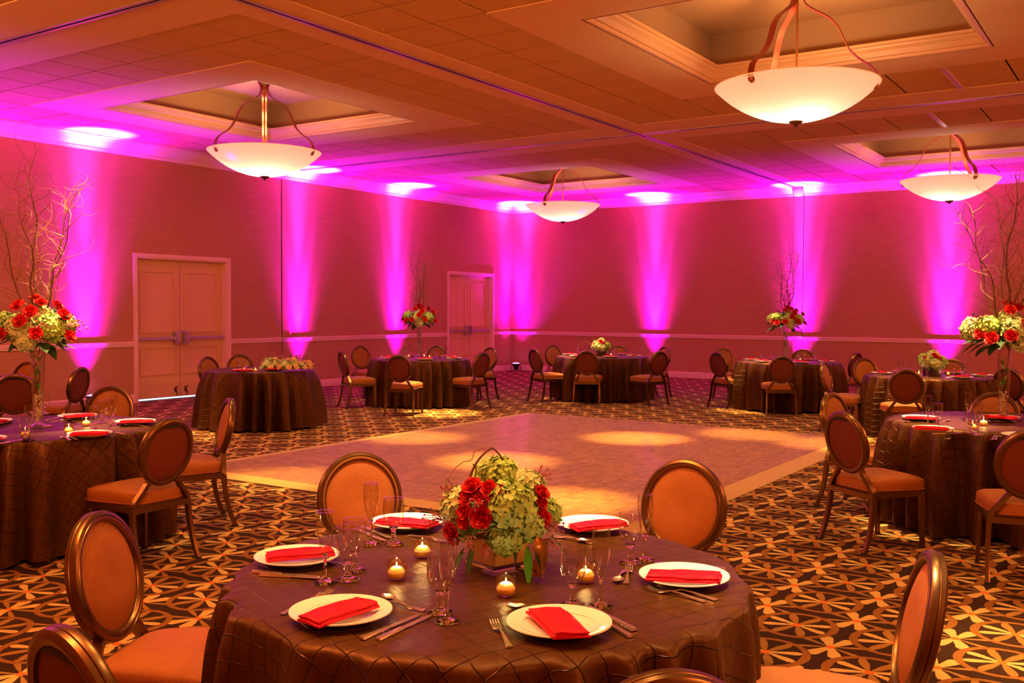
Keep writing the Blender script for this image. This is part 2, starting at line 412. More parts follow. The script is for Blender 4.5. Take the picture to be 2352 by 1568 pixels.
# doors: frame, two leaves with raised mouldings, push bars, foot stops, glowing strip in the gap below
def door(n, y0, y1):
    m = MB(); c = .075
    for (a, b, z0, z1) in ((y0-c, y0, 0, DZ+c), (y1, y1+c, 0, DZ+c), (y0, y1, DZ, DZ+c)):
        m.box((XL-.0, a, z0), (XL+.018, b, z1))
        m.box((XL+.018, a+(.02 if a == y1 else 0), z0), (XL+.03, b-(.02 if b == y0 else 0), z1)) if z0 == 0 else m.box((XL+.018, a, z0+.02), (XL+.03, b, z1))
    for (a, b) in ((y0, y0+.012), (y1-.012, y1)): m.box((XL-.2, a, 0), (XL, b, DZ))
    m.box((XL-.2, y0, DZ-.012), (XL, y1, DZ))
    d = struct(m.obj('door_%d' % n, MAT['trim'], smooth=False))
    xm = XL-.11; mid = (y0+y1)/2
    for k, (a, b) in enumerate(((y0+.015, mid-.004), (mid+.004, y1-.015))):
        leaf = MB().box((xm-.045, a, .035), (xm, b, DZ-.015)).obj('door_leaf', MAT['door'], d, False)
        mm = MB()
        for z0, z1 in ((.62, .90), (1.13, 2.18)):
            z0 = .42 if z0 == .62 else z0
            a0, b0 = a+.10, b-.10; t = .028
            for bx in (((xm, a0, z0), (xm+.02, b0, z0+t)), ((xm, a0, z1-t), (xm+.02, b0, z1)), ((xm, a0, z0+t), (xm+.02, a0+t, z1-t)), ((xm, b0-t, z0+t), (xm+.02, b0, z1-t))): mm.box(*bx)
        mm.obj('panel_moulding', MAT['door'], leaf, False)
        MB().box((xm, a+.01, .26), (xm+.004, b-.01, .268)).obj('kick_line', MAT['door'], leaf, False)
        s = 1 if k == 0 else -1; me = (b-.09) if k == 0 else (a+.09); he = (a+.02) if k == 0 else (b-.02)
        pb = MB(); lo, hi = sorted((me, he)); pb.box((xm+.03, lo, 1.015), (xm+.07, hi, 1.065)); pb.box((xm, lo, 1.03), (xm+.03, lo+.05, 1.05)); pb.box((xm, hi-.05, 1.03), (xm+.03, hi, 1.05))
        bar = pb.obj('push_bar', MAT['steel'], leaf, False)
        q = MB(); q.box((xm, me-.05, .93), (xm+.05, me+.05, 1.16)); q.box((xm+.05, me-.04, .97), (xm+.085, me+.04, 1.14)); q.obj('latch_case', MAT['steel'], bar, False)
        ft = MB(); yy = (b-.10) if k == 0 else (a+.10)
        ft.box((xm, yy-.02, .12), (xm+.02, yy+.02, .2)); ft.tube([(xm+.02, yy, .17), (xm+.05, yy, .13), (xm+.055, yy, .06)], .01, 6); ft.tube([(xm+.02, yy+.0, .19), (xm+.05, yy+.02, .22)], .008, 6)
        ft.obj('foot_stop', MAT['bronze'], leaf, False)
    MB().box((xm-.02, mid-.006, .03), (xm-.004, mid+.006, DZ-.02)).obj('meeting_seam', MAT['dark'], d, False)
    MB().box((xm-.12, y0, 0), (xm+.03, y1, .012)).obj('threshold', MAT['steel'], d, False)
    MB().box((xm-.04, y0+.015, .012), (xm-.012, y1-.015, .036)).obj('gap_glow_strip', MAT['gapl'], d, False)  # emissive strip stands in for light coming in under the leaves
    MB().box((xm-.11, y0-.1, 0), (xm-.09, y1+.1, DZ+.1)).obj('backing', MAT['dark'], d, False)
for i, (a, b) in enumerate(DOORS): door(i+1, a, b)

# ceiling: painted bands, tile rings, coffers
T = .61
CELLX = [(-13.72, XL, -6.66), (-6.35, -6.66, .67), (.98, .67, XR)]        # tile start, cell from, cell to
CELLY = [(-1.97, YF, 5.38), (6.03, 5.38, 13.41), (14.05, 13.41, YB)]
g = MB(); back = MB(); tiles = []; coff = []
g2 = .05
for tx, xa, xb in CELLX:
    for ty, ya, yb in CELLY:
        x0, x1, y0, y1 = tx, tx+11*T, ty, ty+11*T
        xa_, xb_ = xa+(g2 if xa != XL else 0), xb-(g2 if xb != XR else 0)
        ya_, yb_ = ya+(g2 if ya != YF else 0), yb-(g2 if yb != YB else 0)
        z0, z1 = ZC-.01, ZC+.02
        g.box((xa_, ya_, z0), (xb_, y0, z1)); g.box((xa_, y1, z0), (xb_, yb_, z1)); g.box((xa_, y0, z0), (x0, y1, z1)); g.box((x1, y0, z0), (xb_, y1, z1))
        i0, i1, j0, j1 = x0+2*T, x1-2*T, y0+2*T, y1-2*T
        cx, cy = (x0+x1)/2, (y0+y1)/2; h = 1.5
        g.box((i0, j0, z0), (i1, cy-h, z1)); g.box((i0, cy+h, z0), (i1, j1, z1)); g.box((i0, cy-h, z0), (cx-h, cy+h, z1)); g.box((cx+h, cy-h, z0), (i1, cy+h, z1))
        for r in (((x0, y0), (x1, j0)), ((x0, j1), (x1, y1)), ((x0, j0), (i0, j1)), ((i1, j0), (x1, j1))):
            back.box((*r[0], ZC+.012), (*r[1], ZC+.022))
        coff.append((cx, cy))
        for i in range(11):
            for j in range(11):
                if 2 <= i < 9 and 2 <= j < 9: continue
                tiles.append((x0+(i+.5)*T, y0+(j+.5)*T))
ceil = struct(g.obj('ceiling', MAT['gypsum'], smooth=False))
back.obj('grid_backing', MAT['backing'], ceil, False)
hb = T/2-.0105
tm = MB().put([(-hb, -hb, .012), (hb, -hb, .012), (hb, hb, .012), (-hb, hb, .012), (-hb, -hb, .003), (hb, -hb, .003), (hb, hb, .003), (-hb, hb, .003),
     (-hb+.0015, -hb+.0015, -.002), (hb-.0015, -hb+.0015, -.002), (hb-.0015, hb-.0015, -.002), (-hb+.0015, hb-.0015, -.002)],
     [(0, 1, 5, 4), (1, 2, 6, 5), (2, 3, 7, 6), (3, 0, 4, 7), (4, 5, 9, 8), (5, 6, 10, 9), (6, 7, 11, 10), (7, 4, 8, 11), (8, 9, 10, 11)]).mesh('ceiling_tile', MAT['tile'], False)
def inview(x, y):
    q = pix((x, y, ZC)); return q[2] > .5 and -60 < q[0] < 2412 and -60 < q[1] < 1628, q[2]
seen = sorted((t for t in tiles if inview(*t)[0]), key=lambda t: inview(*t)[1])
far = seen[298:]; keep = seen[:298]; rest = [t for t in tiles if not inview(*t)[0]] + far
for i, (x, y) in enumerate(keep):
    o = link('ceiling_tile', tm, ceil); o.location = (x, y, ZC+rnd.uniform(-.001, .001))
q = MB()
for x, y in rest: q.put([v.co for v in tm.vertices], [tuple(p.vertices) for p in tm.polygons], Matrix.Translation((x, y, ZC)))
o = q.obj('remaining_tiles', MAT['tile'], ceil, False); o['kind'] = 'stuff'
# coffers: moulding frame, walls, lid
CPROF = [(0, 0), (.03, .0), (.045, .012), (.05, .03), (.075, .035), (.082, .05), (.10, .085), (.13, .11), (.14, .13), (.165, .137), (.17, .165), (0, .165)]
for cx, cy in coff:
    h = 1.5; z = ZC-.01
    vs = []; n = len(CPROF)
    for sx, sy in ((-1, -1), (1, -1), (1, 1), (-1, 1)):
        for u, v in CPROF: vs.append((cx+sx*(h+.01-u), cy+sy*(h+.01-u), z+v))
    fs = [(k*n+i, k*n+(i+1) % n, ((k+1) % 4)*n+(i+1) % n, ((k+1) % 4)*n+i) for k in range(4) for i in range(n)]
    cf = MB()
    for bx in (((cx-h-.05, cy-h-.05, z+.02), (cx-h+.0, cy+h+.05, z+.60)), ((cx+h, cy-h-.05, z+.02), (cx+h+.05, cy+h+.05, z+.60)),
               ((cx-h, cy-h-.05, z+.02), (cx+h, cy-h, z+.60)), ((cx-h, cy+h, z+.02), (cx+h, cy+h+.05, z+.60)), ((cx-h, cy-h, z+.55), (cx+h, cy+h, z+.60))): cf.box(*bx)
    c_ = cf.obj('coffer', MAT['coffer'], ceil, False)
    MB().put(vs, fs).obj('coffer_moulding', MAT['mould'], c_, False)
# operable-wall tracks
def track(n, a, b, axis):
    m = MB()
    (u0, u1), c = (a, b)
    def bx(o0, o1, z0, z1):
        if axis == 'y': m.box((c+o0, u0, z0), (c+o1, u1, z1))
        else: m.box((u0, c+o0, z0), (u1, c+o1, z1))
    bx(-.05, -.016, ZC-.022, ZC+.03); bx(.016, .05, ZC-.022, ZC+.03)
    o = struct(m.obj('trim_%d' % n, MAT['steel'], smooth=False))
    m = MB()
    if axis == 'y': m.box((c-.05, u0, ZC+.03), (c+.05, u1, ZC+.06))
    else: m.box((u0, c-.05, ZC+.03), (u1, c+.05, ZC+.06))
    m.obj('track_channel', MAT['dark'], o, False)
track(7, (YF, YB-.02), -6.66, 'y'); track(8, (YF, YB), .67, 'y')
k = 9
for yy in (5.38, 13.41):
    for a, b in ((XL, -6.72), (-6.60, .61), (.73, XR)): track(k, (a, b), yy, 'x'); k += 1
# slot diffusers in the right-hand tile fields
sd = 0
for (tx, ty, i, j0) in ((-6.35, 6.03, 3, 9), (-6.35, 6.03, 5, 9), (-6.35, 6.03, 7, 9), (-6.35, 14.05, 6, 0), (-6.35, 14.05, 8, 0), (-6.35, 14.05, 10, 0)):
    x = tx+i*T; y0 = ty+j0*T
    m = MB()
    for d in (-.03, -.008, .014): m.box((x+d, y0+.01, ZC-.012), (x+d+.012, y0+2*T-.01, ZC+.0))
    o = m.obj('slot_diffuser', MAT['trim'], None, False)
    MB().box((x-.03, y0+.01, ZC-.004), (x+.026, y0+2*T-.01, ZC+.002)).obj('slot', MAT['dark'], o, False)
    tag(o, ['twin-slot air diffuser among tiles just behind the nearest bowl pendant', 'second twin-slot air diffuser right of the nearest bowl pendant', 'twin-slot air diffuser in tiles at the right picture edge',
            'twin-slot air diffuser left of the right rear bowl pendant, beyond the ceiling track', 'bright twin-slot air diffuser straight above the right rear bowl pendant', 'twin-slot air diffuser right of the right rear bowl pendant, beyond the track'][sd], 'air diffuser', 'slot diffusers in the ceiling'); sd += 1

# ------------------------------------------------------------------ dance floor
DX0, DX1, DY0, DY1 = -7.95, -2.93, 5.94, 12.36
df = thing('dance_floor', 'square parquet dance floor with gold metal edge on the patterned carpet', 'dance floor', ((DX0+DX1)/2, (DY0+DY1)/2, 0))
ox, oy = df.location[0], df.location[1]
MB().box((DX0-ox+.23, DY0-oy+.17, .002), (DX1-ox-.23, DY1-oy-.17, .014)).obj('subfloor', MAT['dark'], df, False)
nx, ny = 15, 20; ex, ey = (DX1-DX0-nx*.3048)/2, (DY1-DY0-ny*.3048)/2
for (a, b) in (((DX0, DY0), (DX1, DY0+ey)), ((DX0, DY1-ey), (DX1, DY1)), ((DX0, DY0+ey), (DX0+ex, DY1-ey)), ((DX1-ex, DY0+ey), (DX1, DY1-ey))):
    m = MB(); (x0, y0), (x1, y1) = a, b
    hi = .022; lo = .003
    q4 = [[x0, y0], [x1, y0], [x1, y1], [x0, y1]]
    if y0 < DY0+1e-6 and y1 < DY1-1e-6 and x0 == DX0 and x1 == DX1: q4[2][0] -= ex; q4[3][0] += ex; zz = [lo, lo, hi, hi]      # mitred corners
    elif x0 == DX0 and x1 == DX1: q4[0][0] += ex; q4[1][0] -= ex; zz = [hi, hi, lo, lo]
    elif x0 == DX0: q4 = [[x0, DY0], [x1, y0], [x1, y1], [x0, DY1]]; zz = [lo, hi, hi, lo]
    else: q4 = [[x0, y0], [x1, DY0], [x1, DY1], [x0, y1]]; zz = [hi, lo, lo, hi]
    vs = [(x-ox, y-oy, 0) for x, y in q4] + [(x-ox, y-oy, z) for (x, y), z in zip(q4, zz)]
    m.put(vs, [(0, 3, 2, 1), (4, 5, 6, 7), (0, 1, 5, 4), (1, 2, 6, 5), (2, 3, 7, 6), (3, 0, 4, 7)]); m.obj('edge_strip', MAT['dfedge'], df, False)
hb = .3048/2-.0012
pm = MB().put([(-hb, -hb, .014), (hb, -hb, .014), (hb, hb, .014), (-hb, hb, .014), (-hb, -hb, .0205), (hb, -hb, .0205), (hb, hb, .0205), (-hb, hb, .0205),
     (-hb+.0015, -hb+.0015, .022), (hb-.0015, -hb+.0015, .022), (hb-.0015, hb-.0015, .022), (-hb+.0015, hb-.0015, .022)],
     [(0, 1, 5, 4), (1, 2, 6, 5), (2, 3, 7, 6), (3, 0, 4, 7), (4, 5, 9, 8), (5, 6, 10, 9), (6, 7, 11, 10), (7, 4, 8, 11), (8, 9, 10, 11)]).mesh('parquet_tile', MAT['parquet'], False)
pts = [(DX0+ex+(i+.5)*.3048, DY0+ey+(j+.5)*.3048) for i in range(nx) for j in range(ny)]
pts.sort(key=lambda p: hypot(*p))
for x, y in pts[:296]:
    o = link('parquet_tile', pm, df); o.location = (x-ox, y-oy, rnd.uniform(0, .0006))
q = MB()
for x, y in pts[296:]: q.put([v.co for v in pm.vertices], [tuple(p.vertices) for p in pm.polygons], Matrix.Translation((x-ox, y-oy, 0)))
o = q.obj('far_parquet_tiles', MAT['parquet'], df, False); o['kind'] = 'stuff'

# ------------------------------------------------------------------ pendants
def pendant_mesh():
    t = thing('bowl_pendant', '', 'pendant lamp')
    # bowl: shallow spherical cap, rim at 0, bottom at -.34
    R, D = .765, .335; Rs = (R*R+D*D)/(2*D)
    prof = []
    for i in range(25):
        r = R*i/24; prof.append((r, -D + Rs - sqrt(Rs*Rs-r*r)))
    bw = MB().lathe(prof, 72).obj('glass_bowl', MAT['shade'], t)
    MB().lathe([(R-.004, -.003), (R+.004, -.002), (R+.005, .004), (R-.003, .005)], 72, close=True).obj('rim', MAT['shade'], bw)
    MB().lathe([(0, -D-.052), (.012, -.052-D), (.018, -.044-D), (.014, -.036-D), (.03, -.03-D), (.052, -.018-D), (.064, -.008-D), (.066, .004-D), (0, .006-D)], 24).obj('finial', MAT['bronze'], t)
    MB().tube([(0, 0, -D+.01), (0, 0, .93)], .011, 10).obj('stem', MAT['brass'], t)
    hub = MB().box((-.03, -.03, .83), (.03, .03, .93)); hub.lathe([(0, .95), (.06, .95), (.06, .97), (0, .972)], 16); hub.tube([(0, 0, .93), (0, 0, 1.02)], .014, 8)
    hub.lathe([(0, 1.0), (.08, 1.0), (.09, 1.02), (0, 1.022)], 20)
    hub.obj('hub', MAT['brass'], t)
    # three S-shaped straps: out radius, height
    ctl = [(.10, .965), (.07, .93), (.045, .885), (.05, .83), (.09, .76), (.19, .69), (.30, .62), (.375, .53), (.425, .42), (.48, .31), (.56, .225), (.65, .16), (.71, .10), (.735, .03), (.735, -.02), (.725, -.055)]
    for k in range(3):
        a = 2*pi*k/3
        pts = [(r*cos(a), r*sin(a), z) for r, z in smoothpts(ctl, 3)]
        s = (-sin(a), cos(a), 0)
        st = MB().sweep(pts, [(-.032, -.004), (.032, -.004), (.032, .004), (-.032, .004)], s).obj('strap', MAT['strap'], t)
        M = Matrix.Translation((.71*cos(a), .71*sin(a), -.05)) @ Matrix.Rotation(a, 4, 'Z') @ Matrix.Rotation(radians(112), 4, 'Y')
        MB().lathe([(0, .03), (.012, .03), (.014, .022), (.022, .02), (.024, .006), (.02, -.02), (0, -.02)], 12, M).obj('bolt', MAT['brass'], st)
    return t
def smoothpts(ctl, k):
    "Catmull-Rom through control tuples"
    P = [Vector(c) if len(c) == 3 else Vector((c[0], c[1], 0)) for c in ctl]; out = []
    for i in range(len(P)-1):
        a, b, c, d = P[max(i-1, 0)], P[i], P[i+1], P[min(i+2, len(P)-1)]
        for j in range(k):
            t = j/k
            out.append(.5*((2*b)+(c-a)*t+(2*a-5*b+4*c-d)*t*t+(3*b-a-3*c+d)*t**3))
    out.append(P[-1])
    return [tuple(p) if len(ctl[0]) == 3 else (p.x, p.y) for p in out]
mk = Maker(pendant_mesh)
RIM = 3.70
for i, ((x, y), rz, lb) in enumerate((
    ((-2.995, 9.385), radians(15), 'large nearest bowl pendant with oxblood straps, cut off by the top of the picture'),
    ((-10.365, 9.385), radians(138), 'bowl pendant hanging above the left double doors under the left coffer'),
    ((-10.365, 17.405), radians(31), 'smallest bowl pendant near the far corner of the room'),
    ((-2.995, 17.405), radians(190), 'bowl pendant at the right beside the tips of the willow branches'))):
    mk((x, y, RIM), rz, lb, 'alabaster bowl pendants')
    for k in range(3):
        a = rz+2*pi*k/3+pi/3
        lamp('pendant_bulb', 'POINT', (x+.16*cos(a), y+.16*sin(a), RIM-.245), 8.5, (1.0, .80, .56), .04)
    lamp('pendant_uplight', 'SPOT', (x, y, RIM-.04), 110, (1.0, .46, .16), .12, (x, y, RIM+2), 150, .5)

# ------------------------------------------------------------------ uplight housings
def par():
    t = thing('uplight', '', 'uplight')
    MB().lathe([(0, .03), (.05, .03), (.06, .045), (.066, .10), (.10, .155), (.104, .19), (.098, .19), (.094, .165), (0, .16)], 24).obj('housing', MAT['black'], t)
    MB().lathe([(0, .212), (.05, .208), (.085, .198), (.098, .188), (.092, .18), (0, .178)], 24).obj('lens', MAT['lens'], t)
    m = MB(); m.box((-.09, -.02, 0), (.09, .02, .012)); m.box((-.122, -.015, 0), (-.112, .015, .14)); m.box((.112, -.015, 0), (.122, .015, .14)); m.box((-.122, -.015, 0), (.122, .015, .008))
    m.obj('yoke', MAT['black'], t); return t
mk = Maker(par)
LBL = dict(L90='black magenta uplight against the left wall beside the left double doors', L135='black magenta uplight behind the flower-strewn small table',
           L164='black magenta uplight on the carpet behind the tall-vase table near the far doors', C0='glowing purple uplight on the carpet in the far corner',
           **{'B-995': 'black uplight by the back wall behind the low-bouquet table', 'B-65': 'black uplight under the back wall post behind the tall-vase table',
              'B-36': 'black uplight by the back wall behind the right rear table', 'B02': 'black uplight by the back wall near its right end', 'L65': 'black uplight by the left wall outside the picture'})
for k, v in UP:
    p, n = up_pos(k, v); key = k + str(v).replace('.', '')
    mk((p.x, p.y, 0), {'L': pi/2, 'C': pi/4, 'B': 0}[k], LBL[key], 'magenta uplights along the walls')
cb = MB().tube(smoothpts([(-13.6, 20.62, .006), (-13.2, 20.78, .006), (-12.6, 20.74, .006), (-12.0, 20.80, .006), (-11.0, 20.75, .006), (-10.1, 20.74, .006)], 5), .006, 6).obj('cable', MAT['black'])
tag(cb, 'black power cable along the back wall baseboard from the corner uplight', 'cable')
cb = MB().tube(smoothpts([(-13.72, 8.2, .006), (-13.6, 8.7, .006), (-13.7, 9.0, .03), (-13.72, 9.25, .12), (-13.7, 9.45, .03), (-13.75, 9.6, .006), (-13.8, 9.2, .006), (-13.7, 8.8, .006)], 6), .006, 6).obj('cable', MAT['black'])
tag(cb, 'black cable looped on the carpet left of the left double doors', 'cable')

# ------------------------------------------------------------------ chairs
OA, OB, OC, TILT = .172, .187, Vector((0, -.235, .69)), radians(12)
OU = Vector((0, -sin(TILT), cos(TILT))); ON = Vector((0, cos(TILT), sin(TILT)))
def oval(a, r=1.0, n=0.0):
    return OC + Vector((OA*r*cos(a), 0, 0)) + OU*(OB*r*sin(a)) + ON*n
def chair_mesh():
    t = thing('banquet_chair', '', 'chair')
    # oval frame: moulded section swept round the oval
    prof = [(-.013, -.014), (-.011, -.022), (.006, -.026), (.020, -.020), (.0225, -.017), (.0225, -.005), (.0205, -.003), (.0225, -.001), (.0225, .012), (.019, .018), (.008, .021), (.006, .018), (.003, .021), (-.006, .021), (-.010, .013), (-.014, .010)]
    N = 72; pts = [oval(2*pi*i/N) for i in range(N)]
    vs = []; fs = []; n = len(prof)
    for i in range(N):
        a = 2*pi*i/N; nr = (Vector((cos(a)/OA, 0, 0)) + OU*(sin(a)/OB)).normalized()
        for u, v in prof: vs.append(pts[i] + nr*u + ON*v)
    for i in range(N):
        for j in range(n): fs.append((i*n+j, ((i+1) % N)*n+j, ((i+1) % N)*n+(j+1) % n, i*n+(j+1) % n))
    bf = MB().put(vs, fs).obj('back_frame', MAT['bronze'], t, True, 35)
    def disc(name, mat, fn, flip, rmax):
        rings = [0, .15, .3, .45, .6, .72, .82, .9, .96, 1.0]; K = 48; vs = [oval(0, 0, fn(0, 0))]; fs = []
        for r in rings[1:]:
            for i in range(K):
                a = 2*pi*i/K; vs.append(oval(a, r*rmax, fn(r, a)))
        for i in range(K): fs.append((0, 1+i, 1+(i+1) % K))
        for j in range(len(rings)-2):
            for i in range(K): fs.append((1+j*K+i, 1+(j+1)*K+i, 1+(j+1)*K+(i+1) % K, 1+j*K+(i+1) % K))
        if flip: fs = [f[::-1] for f in fs]
        return MB().put(vs, fs).obj(name, mat, t)
    disc('back_cushion', MAT['seat'], lambda r, a: .006+.020*(1-r**3)-.006*max(0, 1-r*1.6), False, .94)
    disc('back_panel', MAT['backp'], lambda r, a: -.012-.010*(1-r**4), True, .94)
    # hand grip: black crescent laid on for the shaded opening atop the rear panel
    m = MB(); vs = []; fs = []; K = 16
    for i in range(K+1):
        a = radians(58+64*i/K); th = .10*sin(pi*i/K)+.004
        for r in (.925, .925-th): vs.append(oval(a, r, -.0215-.003*(1-r)))
    fs = [(2*i, 2*i+1, 2*i+3, 2*i+2) for i in range(K)]
    m.put(vs, fs); m.obj('hand_grip_shade', MAT['dark'], bf)
    sec = [(-.017, -.013), (.017, -.013), (.019, -.004), (.015, 0), (.019, .004), (.017, .013), (-.017, .013), (-.019, 0)]
    for s in (-1, 1):
        e = oval(radians(-62), 1.05)
        up = [(s*abs(e.x), e.y, e.z), (s*.112, -.203, .505), (s*.142, -.196, .462), (s*.176, -.19, .42), (s*.198, -.187, .385), (s*.203, -.187, .355)]
        MB().sweep(smoothpts(up, 4), sec, (0, 1, 0)).obj('upright', MAT['bronze'], t, True, 35)
        leg = [(s*.205, -.187, .365), (s*.208, -.192, .29), (s*.211, -.207, .19), (s*.214, -.232, .09), (s*.217, -.265, .006)]
        lg = MB().sweep(smoothpts(leg, 4), sec, (0, 1, 0), scale=[1-.012*i for i in range(17)]).obj('leg', MAT['bronze'], t, True, 35)
        MB().box((s*.217-.014, -.281, 0), (s*.217+.014, -.249, .012)).obj('foot_glide', MAT['black'], lg)
        fl_ = [(s*.203, .205, .372), (s*.205, .208, .24), (s*.207, .212, .10), (s*.208, .215, .006)]
        lg = MB().sweep(fl_, sec, (0, 1, 0), scale=[1.05, 1, .9, .8]).obj('leg', MAT['bronze'], t, True, 35)
        MB().box((s*.208-.014, .201, 0), (s*.208+.014, .229, .012)).obj('foot_glide', MAT['black'], lg)
    m = MB()
    m.box((-.20, -.205, .338), (.20, -.178, .372)); m.box((-.20, .195, .345), (.20, .217, .385)); m.box((-.217, -.19, .345), (-.195, .205, .385)); m.box((.195, -.19, .345), (.217, .205, .385))
    m.box((-.2, -.18, .37), (.2, .2, .384))
    m.obj('seat_frame', MAT['bronze'], t, False)
    # seat cushion: rounded trapezoid crown
    K = 56; rows = [(.385, .985), (.40, 1.0), (.43, 1.0), (.452, .985), (.466, .945), (.475, .86), (.482, .7), (.488, .45), (.49, .2)]
    vs = []; fs = []
    for z, k in rows:
        for i in range(K):
            a = 2*pi*i/K; c, s_ = cos(a), sin(a); p = .34 if k > .8 else .34+.3*(1-k)
            x = math.copysign(abs(c)**p, c); y = math.copysign(abs(s_)**p, s_)
            yy = .022+y*.222*k; wd = .215+.026*(y*k)
            vs.append((x*wd*k, yy, z - (.012 if z > .46 else 0)*(y*k)**2))
    for j in range(len(rows)-1):
        for i in range(K): fs.append((j*K+i, j*K+(i+1) % K, (j+1)*K+(i+1) % K, (j+1)*K+i))
    fs.append(tuple((len(rows)-1)*K+i for i in range(K))); fs.append(tuple(range(K))[::-1])
    sc = MB().put(vs, fs).obj('seat_cushion', MAT['seat'], t)
    vs = []
    for i in range(K):
        a = 2*pi*i/K; c, s_ = cos(a), sin(a); x = math.copysign(abs(c)**.34, c); y = math.copysign(abs(s_)**.34, s_)
        vs.append((x*(.215+.026*y)*1.004, .022+y*.222*1.004, .392))
    MB().tube(vs+[vs[0]], .004, 5, cap=False).obj('piping', MAT['seat'], sc)
    return t
mkchair = Maker(chair_mesh)
def chair(px, D, face, label, group):
    "oval-back centre at pixel column px and depth D; face = plan point looked at, or heading in degrees right of the view axis"
    P = deep(px, D)
    if isinstance(face, (int, float)):
        a = YAW + pi/2 - radians(face); d = Vector((cos(a), sin(a), 0))
    else: d = (Vector((face[0], face[1], 0))-P).normalized()
    rz = atan2(d.y, d.x)-pi/2
    o = P + d*.235
    return mkchair((o.x, o.y, 0), rz, label, group)

T1 = Vector((-1.70, 2.43, 0)); T2 = Vector((-6.28, 3.69, 0)); T3 = deep(597.5, 12.9); T4 = deep(966.5, 15.95); T5 = deep(1382, 17.05)
T6 = deep(1811, 15.5); T7 = deep(2141, 12.25); T8 = Vector((-.97, 7.91, 0)); T9 = deep(-105, 10.8)
g1, g2_, g3, g4, g5, g6, g7, g8 = ('chairs at the nearest table', 'chairs at the left table', 'chairs at the small table', 'chairs at the far-doors table',
    'chairs at the back wall table', 'chairs at the tall-vase back table', 'chairs at the right rear table', 'chairs at the right table')
CH = [
 (827, 4.42, T1, 'oval-back chair behind the red napkins, left of the large bouquet', g1),
 (1573, 4.25, T1, 'oval-back chair with bright bronze rim on the dance floor side, right of the large bouquet', g1),
 (240, 3.12, T1, 'large oval-back chair at the left of the nearest table, facing its cloth', g1),
 (182, 2.02, 40, 'chair cut off at the bottom left corner, only its tilted oval back showing', g1),
 (1535, 1.80, -8, 'chair cut off at the bottom edge, only the bronze top of its back showing', g1),
 (2120, 2.66, T1, 'large oval-back chair at the right of the nearest table, seat cut by bottom edge', g1),
 (379, 5.86, -60, 'chair seen from behind pushed to the brown cloth of the left table, orange seat', g2_),
 (515, 7.12, T2, 'chair in side view between the left table and the dance floor corner', g2_),
 (251, 8.15, T2, 'chair facing the camera behind the plates of the left table', g2_),
 (178, 10.9, -82, 'side-on chair before the magenta beam left of the left double doors', 'chairs at the cut-off table'),
 (32, 9.7, -25, 'dark chair seen from behind at the left picture edge under the flowers', 'chairs at the cut-off table'),
 (58, 11.8, T9, 'chair half hidden behind the dark chair at the left picture edge', 'chairs at the cut-off table'),
 (480, 13.3, T3, 'orange chair at the left end of the flower-strewn small table', g3),
 (551, 13.95, T3, 'chair behind the flute and candles of the flower-strewn small table', g3),
 (789, 15.3, 62, 'leftmost chair at the far-doors table, in side view', g4),
 (829, 17.4, T4, 'chair against the left wall behind the leftmost far-doors table chair', g4),
 (917, 14.2, 12, 'chair seen from behind in front of the glinting far-doors table cloth', g4),
 (1003, 17.7, T4, 'chair at the far side of the far-doors table, right of its vase', g4),
 (1105, 15.2, T4, 'chair seen from behind at the right of the far-doors table', g4),
 (1123, 17.0, T4, 'chair in front of the far double doors, behind another chair', g4),
 (1231, 16.5, 58, 'leftmost chair of the back wall low-bouquet table, in side view', g5),
 (1272, 18.3, T5, 'chair facing the camera at the left rear of the low-bouquet back table', g5),
 (1348, 15.9, 10, 'chair seen from behind in front of the low-bouquet back table', g5),
 (1420, 18.2, T5, 'chair top showing behind the glasses of the low-bouquet back table', g5),
 (1513, 15.9, T5, 'chair seen from behind at the right of the low-bouquet back table', g5),
 (1524, 17.7, T5, 'chair hidden behind the right chair of the low-bouquet back table', g5),
 (1652, 15.6, 58, 'front chair at the left of the tall-vase back table, in side view', g6),
 (1665, 17.2, T6, 'chair hidden behind the front left chair of the tall-vase back table', g6),
 (1797, 14.35, 5, 'chair seen from behind in front of the tall-vase back table', g6),
 (1844, 16.8, T6, 'chair top showing behind the tall-vase back table', g6),
 (1965, 15.7, -45, 'dark chair at the right of the tall-vase back table, facing left', g6),
 (1900, 12.75, 124, 'slim side-on chair at the left of the right rear table', g7),
 (1989, 13.6, T7, 'orange chair facing the camera, overlapping the dark chair, right rear table', g7),
 (2083, 11.2, 14, 'chair seen from behind in front of the right rear table, bright bronze frame', g7),
 (2187, 13.5, T7, 'chair top showing behind the low bouquet of the right rear table', g7),
 (2320, 11.6, 60, 'dark chair behind the right glass vase, facing right', 'chairs past the right edge'),
 (1922, 7.85, 138, 'chair half hidden behind the big left chair of the right table', g8),
 (1949, 6.42, 69, 'big chair seen from behind at the left of the right table, tan-lit seat', g8),
 (2288, 7.95, T8, 'chair facing the camera behind the glass vase of the right table', g8),
 (2376, 5.5, 18, 'dark chair cut off by the right picture edge in front of the right table', g8),
]
for c in CH: chair(*c)

